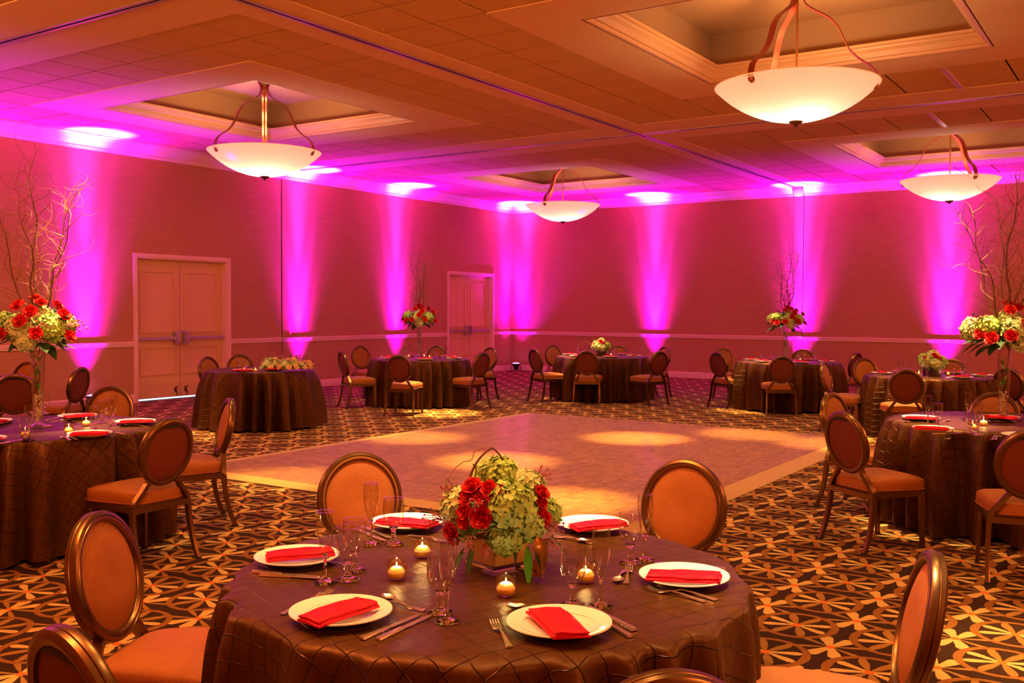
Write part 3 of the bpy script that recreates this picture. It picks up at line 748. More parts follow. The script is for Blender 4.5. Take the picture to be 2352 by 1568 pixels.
# ------------------------------------------------------------------ tables and cloths
def folding_table(c, r, label, group):
    t = thing('round_table', label, 'table', (c.x, c.y, 0), 0, group)
    MB().lathe([(0, .72), (r-.035, .72), (r-.028, .725), (r-.028, .739), (r-.035, .743), (0, .743)], 48).obj('tabletop', MAT['trim'], t)
    for k in range(4):
        a = pi/4+k*pi/2; x, y = .45*r*cos(a), .45*r*sin(a)
        MB().tube([(x, y, .72), (x*1.05, y*1.05, 0)], .016, 8).obj('leg', MAT['bronze'], t)
    return t
def cloth(c, r, seed, rot, label, folds=17, H=.75, nth=224, flare=.075, amp=.05, ph=None):
    R = random.Random(seed); m = MB(); m.uv = []
    top = [0, .08, .16, .25, .34, .43, .52, .6, .67, .72]; top = [t*r/.765 for t in top]
    fa = [(folds, 1.0, R.uniform(0, 6.28)), (folds*2+1, .22, R.uniform(0, 6.28)), (folds-5, .45, R.uniform(0, 6.28)), (5, .35, R.uniform(0, 6.28)), (3, .25, R.uniform(0, 6.28))]
    def F(a, t):
        w = a+.16*sin(3*a+fa[0][2])/3*2+.05*sin(7*a+fa[1][2])
        s = sin(w*folds+fa[2][2]+.25*sin(4*t+4*a))*(.85+.4*sin(4*a+fa[3][2]))+.22*sin(3*a+fa[4][2])+.15*sin(2*folds*w+fa[3][2])
        return s
    rows = [(q, H, q, 0) for q in top]
    for i in range(1, 5):                                   # rolled edge
        b = i/4*pi/2; rows.append((r-.022+.022*sin(b), H-.022*(1-cos(b)), top[-1]+.022*b*1.2+.02, .02*i/4))
    for i in range(1, 27):
        t = i/26; rows.append((r+flare*t**1.2, H-.022-(H-.022-.012)*t, top[-1]+.055+(H-.034)*t, t))
    vs = []; fs = []
    ca, sa = cos(rot), sin(rot)
    for q, z, s, t in rows:
        for i in range(nth):
            a = 2*pi*i/nth; f = F(a, t)
            k = amp*(t**.42) if t > 0 else 0
            rr = q + k*(f+.95)*.5
            zz = z - (.004*abs(f) if 0 < t < .1 else 0) + (.010*(1+sin(7*a+seed)) if t == 1 else 0)
            if t == 0 and q > 0: zz += .0006*sin(9*a+q*40)
            vs.append((rr*cos(a), rr*sin(a), zz))
            x, y = s*cos(a), s*sin(a); m.uv.append((x*ca-y*sa, x*sa+y*ca))
    for j in range(len(rows)-1):
        for i in range(nth): fs.append((j*nth+i, (j+1)*nth+i, (j+1)*nth+(i+1) % nth, j*nth+(i+1) % nth))
    m.put(vs, fs); o = m.obj('tablecloth', MAT['cloth'], None, True, 60); o.location = (c.x, c.y, 0)
    return tag(o, label, 'tablecloth', 'brown pintucked cloths')
TB = [
 (T1, .765, 3, .35, 'nearest table at the bottom centre', 'glossy brown pintucked cloth on the nearest table under the large bouquet'),
 (T2, .765, 5, .9, 'round table at the left edge under the starfish vase', 'brown pintucked cloth hanging in deep folds on the left edge table'),
 (T3, .66, 8, .3, 'small table near the left double doors', 'rust-lit brown pintucked cloth on the small table with strewn flowers'),
 (T4, .765, 11, .6, 'round table near the far double doors', 'shining coppery pintucked cloth on the table near the far doors'),
 (T5, .765, 12, .2, 'round table with low bouquet by the back wall', 'dark red-brown cloth on the back wall table with a low bouquet'),
 (T6, .765, 14, 1.1, 'round table with tall vase by the back wall', 'dark brown cloth on the back wall table with the tall vase'),
 (T7, .765, 16, .5, 'round table at the right rear with a low bouquet', 'dark brown cloth on the right rear table with a low bouquet'),
 (T8, .765, 18, .15, 'round table at the right edge under a tall vase', 'brown pintucked cloth with diamond tucks on the right edge table'),
 (T9, .765, 21, .4, 'round table mostly cut off at the left, behind the vase', 'brown cloth mostly cut off at the left, behind the starfish vase')]
for c, r, seed, rot, tl, cl in TB:
    folding_table(c, r, 'folding '+tl+', hidden by its cloth', 'folding tables under cloths')
    cloth(c, r, seed, rot, cl, 24 if r > .7 else 20, nth=352 if c is T1 else 264, flare=-.07 if r > .7 else -.0, amp=.20 if c is not T1 else .14)

# ------------------------------------------------------------------ tableware
TZ = .7515
def plate_m():
    t = thing('dinner_plate', '', 'plate')
    r = .133
    MB().lathe([(0, .004), (.07, .004), (.078, .002), (.082, .002), (.088, .007), (r-.004, .019), (r, .0215), (r-.001, .0245), (r-.006, .0245), (r-.012, .0225), (.098, .0155), (.09, .0125), (.083, .0095), (0, .009)], 56).obj('plate_body', MAT['china'], t)
    MB().lathe([(.093, .0142), (.1, .0166), (.1005, .0172), (.0925, .0148)], 56, close=True).obj('embossed_ring', MAT['china'], t); return t
def napkin_m(seed=0):
    R = random.Random(seed); t = thing('folded_napkin', '', 'napkin')
    L, Wd = .212, .09
    def slab(x0, x1, y0, y1, z0, z1, skew, name):
        nx, ny = 22, 10; vs = []; fs = []
        for layer in (1, 0):
            for i in range(nx+1):
                for j in range(ny+1):
                    u, v = i/nx, j/ny; ed = min(1, min(u, 1-u)*14)*min(1, min(v, 1-v)*7)
                    x = x0+(x1-x0)*u + skew*(v-.5); y = y0+(y1-y0)*v + .0022*sin(u*5+seed)
                    w = .0013*sin(u*7+v*5+seed*2)+.0007*sin(u*15-v*9+seed)+.0025*sin(v*6+seed)*(u-.5)
                    zt = z1-(z1-z0)*.42*(1-ed)+w; zb = z0
                    vs.append((x, y, zt if layer else zb))
        n = (nx+1)*(ny+1); k = lambda i, j: i*(ny+1)+j
        for i in range(nx):
            for j in range(ny):
                fs.append((k(i, j), k(i+1, j), k(i+1, j+1), k(i, j+1))); fs.append((n+k(i, j), n+k(i, j+1), n+k(i+1, j+1), n+k(i+1, j)))
        for i in range(nx): fs.append((k(i, 0), n+k(i, 0), n+k(i+1, 0), k(i+1, 0))); fs.append((k(i, ny), k(i+1, ny), n+k(i+1, ny), n+k(i, ny)))
        for j in range(ny): fs.append((k(0, j), k(0, j+1), n+k(0, j+1), n+k(0, j))); fs.append((k(nx, j), n+k(nx, j), n+k(nx, j+1), k(nx, j+1)))
        return MB().put(vs, fs).obj(name, MAT['napkin'], t, True, 50)
    slab(-L/2, L/2, -Wd/2, Wd/2, .0225, .0315, .012, 'lower_fold'); slab(-L/2+.004, L/2-.003, -Wd/2+.006, Wd/2-.001, .0305, .040, .009, 'upper_fold')
    return t
def goblet_m():
    t = thing('water_goblet', '', 'glass')
    MB().lathe([(.004, .0608), (.014, .062), (.024, .069), (.031, .081), (.035, .098), (.0362, .118), (.0352, .140), (.0340, .158), (.0334, .158), (.0345, .140), (.0355, .118), (.0343, .098), (.0303, .082), (.0235, .0705), (.0138, .0640), (.004, .0628)], 28).obj('bowl', MAT['thin'], t)
    MB().lathe([(.0330, .1575), (.0345, .1575), (.0345, .159), (.0330, .159)], 28, close=True).obj('rim', MAT['glass'], t)
    MB().lathe([(0, 0), (.033, 0), (.0345, .0015), (.033, .004), (.02, .008), (.012, .012), (.0085, .02), (.0105, .026), (.0085, .034), (.008, .046), (.0105, .054), (.016, .060), (.012, .0615), (0, .0608)], 28).obj('stem_and_foot', MAT['glass'], t)
    return t
def flute_m():
    t = thing('champagne_flute', '', 'glass')
    MB().lathe([(.003, .079), (.009, .086), (.016, .104), (.0215, .128), (.0245, .156), (.0248, .182), (.0235, .210), (.0229, .210), (.0242, .182), (.0239, .156), (.0209, .128), (.0153, .105), (.0085, .088), (.003, .0815)], 28).obj('bowl', MAT['thin'], t)
    MB().lathe([(.0225, .2095), (.024, .2095), (.024, .211), (.0225, .211)], 28, close=True).obj('rim', MAT['glass'], t)
    MB().lathe([(0, 0), (.032, 0), (.0335, .0015), (.032, .0035), (.018, .007), (.008, .011), (.0048, .02), (.0042, .045), (.0048, .066), (.007, .078), (.0095, .085), (.005, .084), (0, .079)], 28).obj('stem_and_foot', MAT['glass'], t)
    return t
def knife_m():
    t = thing('table_knife', '', 'cutlery')
    hl = [(-.110, .0075), (-.108, .009), (-.09, .0092), (-.05, .007), (-.02, .006), (-.012, .0062)]
    vs = []; fs = []
    for y, w in hl:
        vs += [(-w, y, .001), (w, y, .001), (w*.8, y, .0065), (-w*.8, y, .0065)]
    for i in range(len(hl)-1):
        for j in range(4): fs.append((i*4+j, i*4+(j+1) % 4, i*4+4+(j+1) % 4, i*4+4+j))
    fs += [(3, 2, 1, 0), (20, 21, 22, 23)]
    MB().put(vs, fs).obj('handle', MAT['silver'], t, False)
    bl = [(-.012, -.004, .006), (0, -.005, .0075), (.06, -.006, .009), (.095, -.006, .009), (.108, -.004, .006), (.113, .0, .002)]
    vs = []; fs = []
    for y, a, b in bl: vs += [(a, y, .0025), (b, y, .0025), (b, y, .0038), (a, y, .0045)]
    for i in range(len(bl)-1):
        for j in range(4): fs.append((i*4+j, i*4+(j+1) % 4, i*4+4+(j+1) % 4, i*4+4+j))
    fs += [(3, 2, 1, 0), (20, 21, 22, 23)]
    MB().put(vs, fs).obj('blade', MAT['silver'], t, False); return t
def shaft(m, pts):
    vs = []; fs = []
    for y, w, z in pts: vs += [(-w, y, z), (w, y, z), (w*.85, y, z+.0028), (-w*.85, y, z+.0028)]
    k = len(pts)
    for i in range(k-1):
        for j in range(4): fs.append((i*4+j, i*4+(j+1) % 4, i*4+4+(j+1) % 4, i*4+4+j))
    fs += [(3, 2, 1, 0), tuple(4*(k-1)+j for j in range(4))]
    m.put(vs, fs)
HND = [(-.095, .0085, .001), (-.09, .0095, .001), (-.06, .006, .003), (-.02, .0035, .008), (.012, .003, .0095), (.022, .005, .007)]
def fork_m():
    t = thing('dinner_fork', '', 'cutlery')
    m = MB(); shaft(m, HND+[(.032, .0115, .004), (.045, .0125, .002)]); m.obj('handle', MAT['silver'], t, False)
    m = MB()
    for k in range(4):
        x = (k-1.5)*.0066
        vs = []; fs = []
        for y, w, z in ((.044, .0024, .002), (.07, .0021, .0045), (.09, .0010, .010)): vs += [(x-w, y, z), (x+w, y, z), (x+w, y, z+.0022), (x-w, y, z+.0022)]
        for i in range(2):
            for j in range(4): fs.append((i*4+j, i*4+(j+1) % 4, i*4+4+(j+1) % 4, i*4+4+j))
        fs += [(3, 2, 1, 0), (8, 9, 10, 11)]; m.put(vs, fs)
    m.obj('tines', MAT['silver'], t, False); return t
def spoon_m():
    t = thing('teaspoon', '', 'cutlery')
    m = MB(); shaft(m, [(y*.8, w*.85, z) for y, w, z in HND]); m.obj('handle', MAT['silver'], t, False)
    vs = [(0, .045, .0005)]; fs = []; K = 20
    for r in (.35, .7, 1):
        for i in range(K):
            a = 2*pi*i/K; vs.append((.0165*r*cos(a)*(1-.12*sin(a)), .045+.028*r*sin(a), .0005+.008*r*r))
    for i in range(K): fs.append((0, 1+i, 1+(i+1) % K))
    for j in range(2):
        for i in range(K): fs.append((1+j*K+i, 1+(j+1)*K+i, 1+(j+1)*K+(i+1) % K, 1+j*K+(i+1) % K))
    n = len(vs); vs += [(x, y, z+.0014) for x, y, z in vs]; fs += [tuple(i+n for i in f[::-1]) for f in fs]
    MB().put(vs, fs).obj('spoon_bowl', MAT['silver'], t); return t
def votive_m():
    t = thing('votive_candle', '', 'candle')
    MB().lathe([(0, 0), (.019, 0), (.024, .003), (.0275, .012), (.0288, .025), (.0280, .044), (.0264, .058), (.0254, .058), (.027, .044), (.0278, .025), (.0265, .013), (.023, .006), (0, .005)], 28).obj('glass_cup', MAT['votive'], t)
    w_ = MB().lathe([(0, .0065), (.0225, .0068), (.0258, .013), (.0268, .022), (.0225, .027), (.0195, .032), (.014, .036), (.006, .0375), (0, .0375)], 24).obj('wax', MAT['wax'], t)
    MB().tube([(0, 0, .037), (.001, 0, .042)], .0008, 5).obj('wick', MAT['dark'], t)
    MB().lathe([(0, .0395), (.0018, .0412), (.0024, .0435), (.0017, .0465), (.0006, .0498), (0, .0505)], 10).obj('flame', MAT['flame'], t)
    return t
mkn2 = None
mkplate, mkgob, mkflu, mkkn, mkfo, mksp, mkvo = map(Maker, (plate_m, goblet_m, flute_m, knife_m, fork_m, spoon_m, votive_m))
mkna = [Maker(lambda s=s: napkin_m(s)) for s in (0, 3, 6)]
def ang(p, q): return atan2(q.y-p.y, q.x-p.x)
def Pl(x, y, label, grp): p = at(x, y, TZ+.012); return mkplate((p.x, p.y, TZ), 0, label, grp)
def Na(k, a, b, label, grp):
    p, q = at(*a, TZ+.028), at(*b, TZ+.028); c = (p+q)/2
    return mkna[k]((c.x, c.y, TZ+.001), ang(p, q), label, grp)
def Gl(mk_, x, y, label, grp): p = at(x, y, TZ); return mk_((p.x, p.y, TZ), rnd.uniform(0, 6), label, grp)
def Cu(mk_, a, b, label, grp, z=0):
    "a = handle end, b = business end"
    p, q = at(*a, TZ), at(*b, TZ); c = (p+q)/2
    return mk_((c.x, c.y, TZ+z), ang(p, q)-pi/2, label, grp)
def Vo(x, y, label, grp):
    p = at(x, y, TZ); lamp('candle_light', 'POINT', (p.x, p.y, TZ+.047), .6, (1, .72, .42), .003)
    return mkvo((p.x, p.y, TZ), rnd.uniform(0, 6), label, grp)
N1 = 'nearest table'
gp, gn, gg_, gf, gk, gc = 'plates on the nearest table', 'red napkins on the nearest table', 'goblets on the nearest table', 'flutes on the nearest table', 'cutlery on the nearest table', 'candles on the nearest table'
for (x, y), nk, a, b, where in (
    ((682, 1281), 0, (604, 1281), (772, 1264), 'at the left end of the nearest table'),
    ((935, 1201), 1, (885, 1196), (985, 1206), 'behind the goblet left of the large bouquet'),
    ((1361, 1206), 2, (1310, 1214), (1436, 1199), 'right behind the large bouquet on the nearest table'),
    ((1571, 1326), 1, (1491, 1321), (1652, 1328), 'at the right end of the nearest table'),
    ((783, 1408), 2, (704, 1431), (848, 1381), 'at the front left of the nearest table'),
    ((1284, 1434), 0, (1243, 1398), (1321, 1466), 'at the front of the nearest table, beside a fork')):
    Pl(x, y, 'round white dinner plate '+where, gp); Na(nk, a, b, 'folded red satin napkin '+where, gn)
for x, y, wh in ((799, 1331, 'right of the leftmost flute on the nearest table'), (815, 1310, 'farther of two goblets near the left end plate'), (904, 1250, 'before the plate left of the large bouquet'),
                 (1011, 1406, 'behind the front flute in the middle of the nearest table'), (1316, 1388, 'with a candle glowing through it, front right'), (1447, 1292, 'before the chair right of the large bouquet')):
    Gl(mkgob, x, y, 'clear water goblet '+wh, gg_)
for x, y, wh in ((747, 1338, 'overlapping the napkin at the left end of the nearest table'), (852, 1250, 'in front of the chair left of the large bouquet'), (1027, 1427, 'standing foremost in the middle of the nearest table'),
                 (1380, 1391, 'right of the goblet with the glowing candle'), (1481, 1285, 'in front of the chair right of the large bouquet')):
    Gl(mkflu, x, y, 'tall clear champagne flute '+wh, gf)
for x, y, wh in ((911, 1329, 'leftmost on the nearest table'), (970, 1279, 'beside the left leaves of the large bouquet'), (1162, 1367, 'in front of the square gold vase'), (1345, 1336, 'half hidden behind the front right goblet')):
    Vo(x, y, 'lit votive candle in a glass cup, '+wh, gc)
for mk_, a, b, lb in (
    (mkkn, (822, 1472), (966, 1412), 'table knife nearer the front left plate, purple glint'), (mkkn, (855, 1476), (999, 1410), 'table knife foremost, below the middle goblet and flute'),
    (mksp, (951, 1402), (876, 1369), 'teaspoon with round bowl right of the front left plate'), (mkfo, (945, 1398), (868, 1385), 'dessert fork half under the rim of the front left plate'),
    (mkfo, (640, 1415), (752, 1365), 'dinner fork left of the front left plate, tines showing behind'), (mkfo, (660, 1406), (770, 1358), 'inner fork left of the front left plate'),
    (mkfo, (1175, 1494), (1129, 1424), 'dinner fork left of the front plate, tines up'), (mksp, (1262, 1398), (1182, 1397), 'teaspoon behind the front plate'),
    (mkkn, (1459, 1449), (1352, 1393), 'outer table knife right of the front plate'), (mkkn, (1453, 1467), (1342, 1404), 'inner table knife under the right rim of the front plate'),
    (mkfo, (1625, 1383), (1478, 1352), 'dinner fork below the right end plate, foremost'), (mkfo, (1650, 1379), (1505, 1349), 'salad fork below the right end plate, nearer the plate'),
    (mkfo, (1437, 1347), (1447, 1298), 'dessert fork standing tines-up left of the right end plate'), (mksp, (1432, 1313), (1416, 1341), 'teaspoon turned face down left of the right end plate'),
    (mkkn, (1672, 1308), (1498, 1293), 'table knife behind the right end plate'),
    (mkfo, (1350, 1247), (1272, 1232), 'dessert fork in front of the plate right of the large bouquet'), (mksp, (1285, 1236), (1345, 1246), 'teaspoon in front of the plate right of the large bouquet'),
    (mkkn, (572, 1313), (740, 1327), 'table knife before the left end plate, outer'), (mkkn, (592, 1321), (762, 1331), 'table knife before the left end plate, inner'),
    (mkfo, (770, 1297), (800, 1310), 'dessert fork peeking past the left end plate'),
    (mkkn, (810, 1214), (890, 1246), 'table knife with purple glint left of the plate behind the goblet'), (mkkn, (824, 1208), (905, 1240), 'table knife closest to the plate behind the goblet'),
    (mkfo, (960, 1234), (1012, 1244), 'dessert fork beside the leaves of the large bouquet')):
    Cu(mk_, a, b, lb, gk)
# left table
L2 = 'the left table'
for (x, y), nk, a, b, wh in (((178, 956), 1, (158, 957), (206, 953), 'farthest on the left table, before the facing chair'), ((206, 997), 0, (172, 997), (240, 995), 'at the front of the left table'),
     ((311, 969), 2, (281, 969), (346, 967), 'at the right end of the left table'), ((-20, 968), 1, (-50, 968), (0, 968), 'cut off by the left picture edge, rear'), ((-41, 1009), 2, (-70, 1009), (-15, 1008), 'cut off by the left picture edge, front')):
    Pl(x, y, 'white dinner plate '+wh, 'plates on the left table'); Na(nk, a, b, 'red satin napkin on the plate '+wh, 'napkins on the left table')
for x, y, wh in ((219, 989, 'right behind the front plate'), (234, 972, 'before the facing chair'), (58, 1011, 'left of the glass vase'), (103, 950, 'touching the glass vase, behind it')):
    Gl(mkgob, x, y, 'clear goblet on the left table '+wh, 'goblets on the left table')
for x, y, wh in ((251, 991, 'right of the front plate'), (261, 977, 'before the right half of the facing chair'), (67, 1011, 'overlapping the vase foot')):
    Gl(mkflu, x, y, 'champagne flute on the left table '+wh, 'flutes on the left table')
for x, y, wh in ((158, 995, 'left behind the front plate'), (198, 978, 'left of the goblets'), (58, 1004, 'glowing through the goblet by the vase')):
    Vo(x, y, 'lit votive candle on the left table '+wh, 'candles on the left table')
for mk_, a, b, lb in ((mkfo, (170, 1013), (130, 1001), 'outer dinner fork left of the front plate'), (mkfo, (184, 1011), (145, 1000), 'inner dinner fork left of the front plate'),
     (mkkn, (286, 997), (246, 991), 'table knife right of the front plate'), (mkfo, (134, 963), (188, 968), 'dinner fork before the farthest plate'), (mkkn, (98, 969), (138, 958), 'purple-lit knife left of the farthest plate'),
     (mkfo, (346, 980), (280, 977), 'dinner fork before the right end plate'), (mkkn, (0, 1019), (50, 1010), 'table knife left of the goblet at the left picture edge'), (mksp, (0, 974), (22, 971), 'teaspoon at the left picture edge')):
    Cu(mk_, a, b, lb+' on the left table', 'cutlery on the left table')
# right table
for (x, y), nk, a, b, wh in (((2115, 960), 0, (2082, 959), (2147, 961), 'rear left on the right table'), ((2143, 985), 2, (2100, 982), (2180, 986), 'front left on the right table'),
     ((2299, 959), 1, (2278, 957), (2318, 960), 'behind the glass vase on the right table'), ((2352, 1001), 1, (2340, 1001), (2390, 1001), 'cut off by the right dark chair')):
    Pl(x, y, 'white dinner plate '+wh, 'plates on the right table'); Na(nk, a, b, 'pinkish red napkin on the plate '+wh, 'napkins on the right table')
for x, y, wh in ((2153, 977, 'right of the leftmost flute'), (2246, 969, 'rear one of the middle pair'), (2230, 995, 'front one with a candle behind it')):
    Gl(mkgob, x, y, 'clear goblet on the right table, '+wh, 'goblets on the right table')
for x, y, wh in ((2131, 977, 'leftmost'), (2223, 967, 'rear middle'), (2246, 999, 'foremost')):
    Gl(mkflu, x, y, 'champagne flute on the right table, '+wh, 'flutes on the right table')
for x, y, wh in ((2234, 986, 'behind the front goblet'), (2259, 977, 'left of the glass vase')):
    Vo(x, y, 'lit votive candle on the right table '+wh, 'candles on the right table')
for mk_, a, b, lb in ((mksp, (2160, 972), (2186, 965), 'teaspoon catching light behind the front left plate'), (mkkn, (2062, 966), (2128, 972), 'table knife before the rear left plate'),
     (mkkn, (2135, 997), (2215, 995), 'table knife before the front left plate'), (mkfo, (2276, 1011), (2290, 1001), 'outer dinner fork beside the dark chair'), (mkfo, (2284, 1011), (2298, 1001), 'inner dinner fork beside the dark chair'),
     (mkfo, (2271, 967), (2330, 970), 'dinner fork before the plate behind the vase')):
    Cu(mk_, a, b, lb+' on the right table', 'cutlery on the right table')
# small table
for x, y, a, b, wh in ((559, 850, (548, 850), (570, 850), 'beside the two candles'), (632, 847, (621, 847), (643, 847), 'behind the strewn flowers')):
    Pl(x, y, 'white plate on the small table '+wh, 'plates on the small table'); Na(0, a, b, 'pink-lit napkin on the small table '+wh, 'napkins on the small table')
for x, y, wh in ((549.5, 850, 'before the right chair'), (620, 846, 'rising behind the strewn flowers')): Gl(mkflu, x, y, 'champagne flute on the small table '+wh, 'flutes on the small table')
for x, y, wh in ((566, 851, 'overlapping the right chair back'), (638, 845, 'hidden behind the strewn flowers')): Gl(mkgob, x, y, 'water goblet on the small table '+wh, 'goblets on the small table')
for x, y, wh in ((561, 854, 'left of the pair'), (587, 854, 'right of the pair')): Vo(x, y, 'lit votive candle on the small table, '+wh, 'candles on the small table')
# the four rear tables, laid for six
PL8 = ['at the near side', 'at the near right place', 'at the far right place', 'at the far side', 'at the far left place', 'at the near left place']
for c, nm, off, tb in ((T4, 'far-doors table', 12, 4), (T5, 'low-bouquet back table', 10, 5), (T6, 'tall-vase back table', 4, 6), (T7, 'right rear table', 12, 7)):
    for k in range(6):
        a = YAW-pi/2+radians(off)+k*pi/3; d = Vector((cos(a), sin(a), 0)); s = Vector((-d.y, d.x, 0)); wh = PL8[k]
        p = c+d*.58; mkplate((p.x, p.y, TZ), 0, 'white plate %s of the %s' % (wh, nm), 'plates on the '+nm)
        mkna[k % 3]((p.x, p.y, TZ+.001), a+pi/2+rnd.uniform(-.3, .3), 'red napkin on the plate %s of the %s' % (wh, nm), 'napkins on the '+nm)
        q = c+d*.40+s*.13; mkflu((q.x, q.y, TZ), 0, 'champagne flute %s of the %s' % (wh, nm), 'flutes on the '+nm)
        q = c+d*.37+s*.045; mkgob((q.x, q.y, TZ), 0, 'water goblet %s of the %s' % (wh, nm), 'goblets on the '+nm)
        q = c+d*.58+s*.17; mkkn((q.x, q.y, TZ), a+pi/2, 'table knife %s of the %s' % (wh, nm), 'knives on the '+nm)
        q = c+d*.58-s*.165; mkfo((q.x, q.y, TZ), a+pi/2, 'dinner fork %s of the %s' % (wh, nm), 'forks on the '+nm)
    for k, wh in enumerate(('right of the centre', 'behind the centre', 'left of the centre')):
        a = YAW-pi/2+radians(50)+k*2*pi/3; p = c+Vector((cos(a), sin(a), 0))*.2
        lamp('candle_light', 'POINT', (p.x, p.y, TZ+.047), .6, (1, .72, .42), .003)
        mkvo((p.x, p.y, TZ), 0, 'lit votive candle %s of the %s' % (wh, nm), 'candles on the '+nm)

# ------------------------------------------------------------------ flowers
FR = random.Random(21)
MAT['maroon'] = plain('maroon_vase', (.055, .012, .008), .3)
def rot_to(n):
    return Vector((0, 0, 1)).rotation_difference(Vector(n).normalized()).to_matrix().to_4x4()
def hydrangea(parent, p, r, mat, up=(0, 0, 1), n=110, name='hydrangea'):
    m = MB(); R = FR; up = Vector(up).normalized()
    for i in range(n):
        z = 1-1.72*(i+.5)/n; a = i*2.39996+R.uniform(-.2, .2); q = sqrt(max(0, 1-z*z))
        d = Vector((q*cos(a), q*sin(a), z)); c = Vector(p)+(rot_to(up) @ d)*r*R.uniform(.80, .96); nn = rot_to(up) @ d
        s = r*R.uniform(.17, .24); M = Matrix.Translation(c) @ rot_to(nn+Vector((R.uniform(-.35, .35), R.uniform(-.35, .35), R.uniform(-.35, .35)))) @ Matrix.Rotation(R.uniform(0, 6), 4, 'Z')
        for k in range(4):
            b = k*pi/2; lift = R.uniform(.05, .35)*s; e = Matrix.Rotation(b, 4, 'Z')
            m.put([(0, 0, 0), (.45*s, -.42*s, lift*.5), (.95*s, -.30*s, lift), (1.02*s, .0, lift*1.25), (.95*s, .30*s, lift*.9), (.45*s, .42*s, lift*.5), (.6*s, 0, lift*.35)],
                  [(0, 1, 6), (1, 2, 6), (2, 3, 6), (3, 4, 6), (4, 5, 6), (5, 0, 6)], M @ e)
    k = .78*r                                             # dark green heart so gaps stay closed
    m.lathe([(0, -k)]+[(k*cos(t*pi/10-pi/2), k*sin(t*pi/10-pi/2)) for t in range(1, 10)]+[(0, k)], 10, Matrix.Translation(p))
    return m.obj(name, mat, parent, True, 70)
def rose(parent, p, r, mat, up=(0, 0, 1), name='rose'):
    m = MB(); R = FR; M0 = Matrix.Translation(p) @ rot_to(up) @ Matrix.Rotation(R.uniform(0, 6), 4, 'Z')
    for ring, (k, rr, h, open_) in enumerate(((3, .22, .62, .02), (4, .42, .60, .10), (5, .68, .52, .26), (5, .92, .38, .50))):
        for i in range(k):
            a = 2*pi*i/k+ring*.6; w = 2*pi/k*.72
            vs = []; fs = []; U, V = 6, 5
            for v in range(V):
                t = v/(V-1)
                for u in range(U):
                    s_ = (u/(U-1)-.5)*2; aa = a+s_*w*(.45+.55*sin(pi*min(1, t*.75+.12)))
                    rad = r*(.12+(rr-.12)*t**.8+open_*max(0, t-.7)*1.2*(1-.5*abs(s_)))
                    z = r*(-.35+(h+.35)*t - .22*t*s_*s_ - open_*.35*max(0, t-.75)*2)
                    vs.append((rad*cos(aa), rad*sin(aa), z))
            for v in range(V-1):
                for u in range(U-1): fs.append((v*U+u, v*U+u+1, (v+1)*U+u+1, (v+1)*U+u))
            m.put(vs, fs, M0)
    m.lathe([(0, -.5*r), (.3*r, -.45*r), (.62*r, -.15*r), (.6*r, .05*r), (.3*r, .2*r), (.1*r, .45*r), (0, .5*r)], 10, M0)
    return m.obj(name, mat, parent, True, 70)
def leafm(m, p, d, L, wd, R=FR, droop=.25):
    d = Vector(d).normalized(); side = d.cross(Vector((0, 0, 1)))
    side = side.normalized() if side.length > .1 else Vector((1, 0, 0)); up = side.cross(d)
    vs = []; fs = []
    for i in range(7):
        t = i/6; w = wd*sin(pi*(t*.92+.04))**.8*(1-.35*t); c = Vector(p)+d*(L*t)+Vector((0, 0, -droop*L*t*t))
        vs += [c-side*w+up*w*.25, c, c+side*w+up*w*.25]
    for i in range(6):
        for j in range(2): fs.append((i*3+j, i*3+j+1, i*3+4+j, i*3+3+j))
    m.put(vs, fs)
def leaf(parent, p, d, L, wd, mat, name='leaf', droop=.25):
    m = MB(); leafm(m, p, d, L, wd, FR, droop); return m.obj(name, mat, parent)
def spray(parent, p, d, L, mat, name='wax_flower_spray', n=14):
    m = MB(); d = Vector(d).normalized(); R = FR
    for i in range(n):
        e = (d+Vector((R.uniform(-.5, .5), R.uniform(-.5, .5), R.uniform(-.4, .5)))).normalized(); q = Vector(p)+e*(L*R.uniform(.45, 1))
        m.tube([p, (Vector(p)+q)/2+Vector((0, 0, .1*L)), q], .0012, 4)
        s = L*.06
        m.lathe([(0, -s), (s*.8, -s*.4), (s*1.1, s*.3), (s*.6, s*.7), (0, s*.5)], 6, Matrix.Translation(q) @ rot_to(e))
    return m.obj(name, mat, parent)
def curl(p, d, L, R, r0, kink=.5, up=.25, seg=.035):
    "a curly willow path"
    pts = [Vector(p)]; d = Vector(d).normalized(); a = R.uniform(0, 6.28); fr = R.uniform(7, 12)
    n = max(4, int(L/seg)); ax = d.cross(Vector((.3, .7, .1))).normalized(); bx = d.cross(ax)
    for i in range(n):
        t = i/n; w = kink*(.5+.8*t)
        e = d + (ax*cos(a+i*fr*seg)+bx*sin(a*1.3+i*fr*seg*1.37))*w + Vector((R.uniform(-.25, .25), R.uniform(-.25, .25), up*.5))*.6
        pts.append(pts[-1]+e.normalized()*seg)
    return pts, [max(.0011, r0*(1-.82*i/n)) for i in range(n+1)]
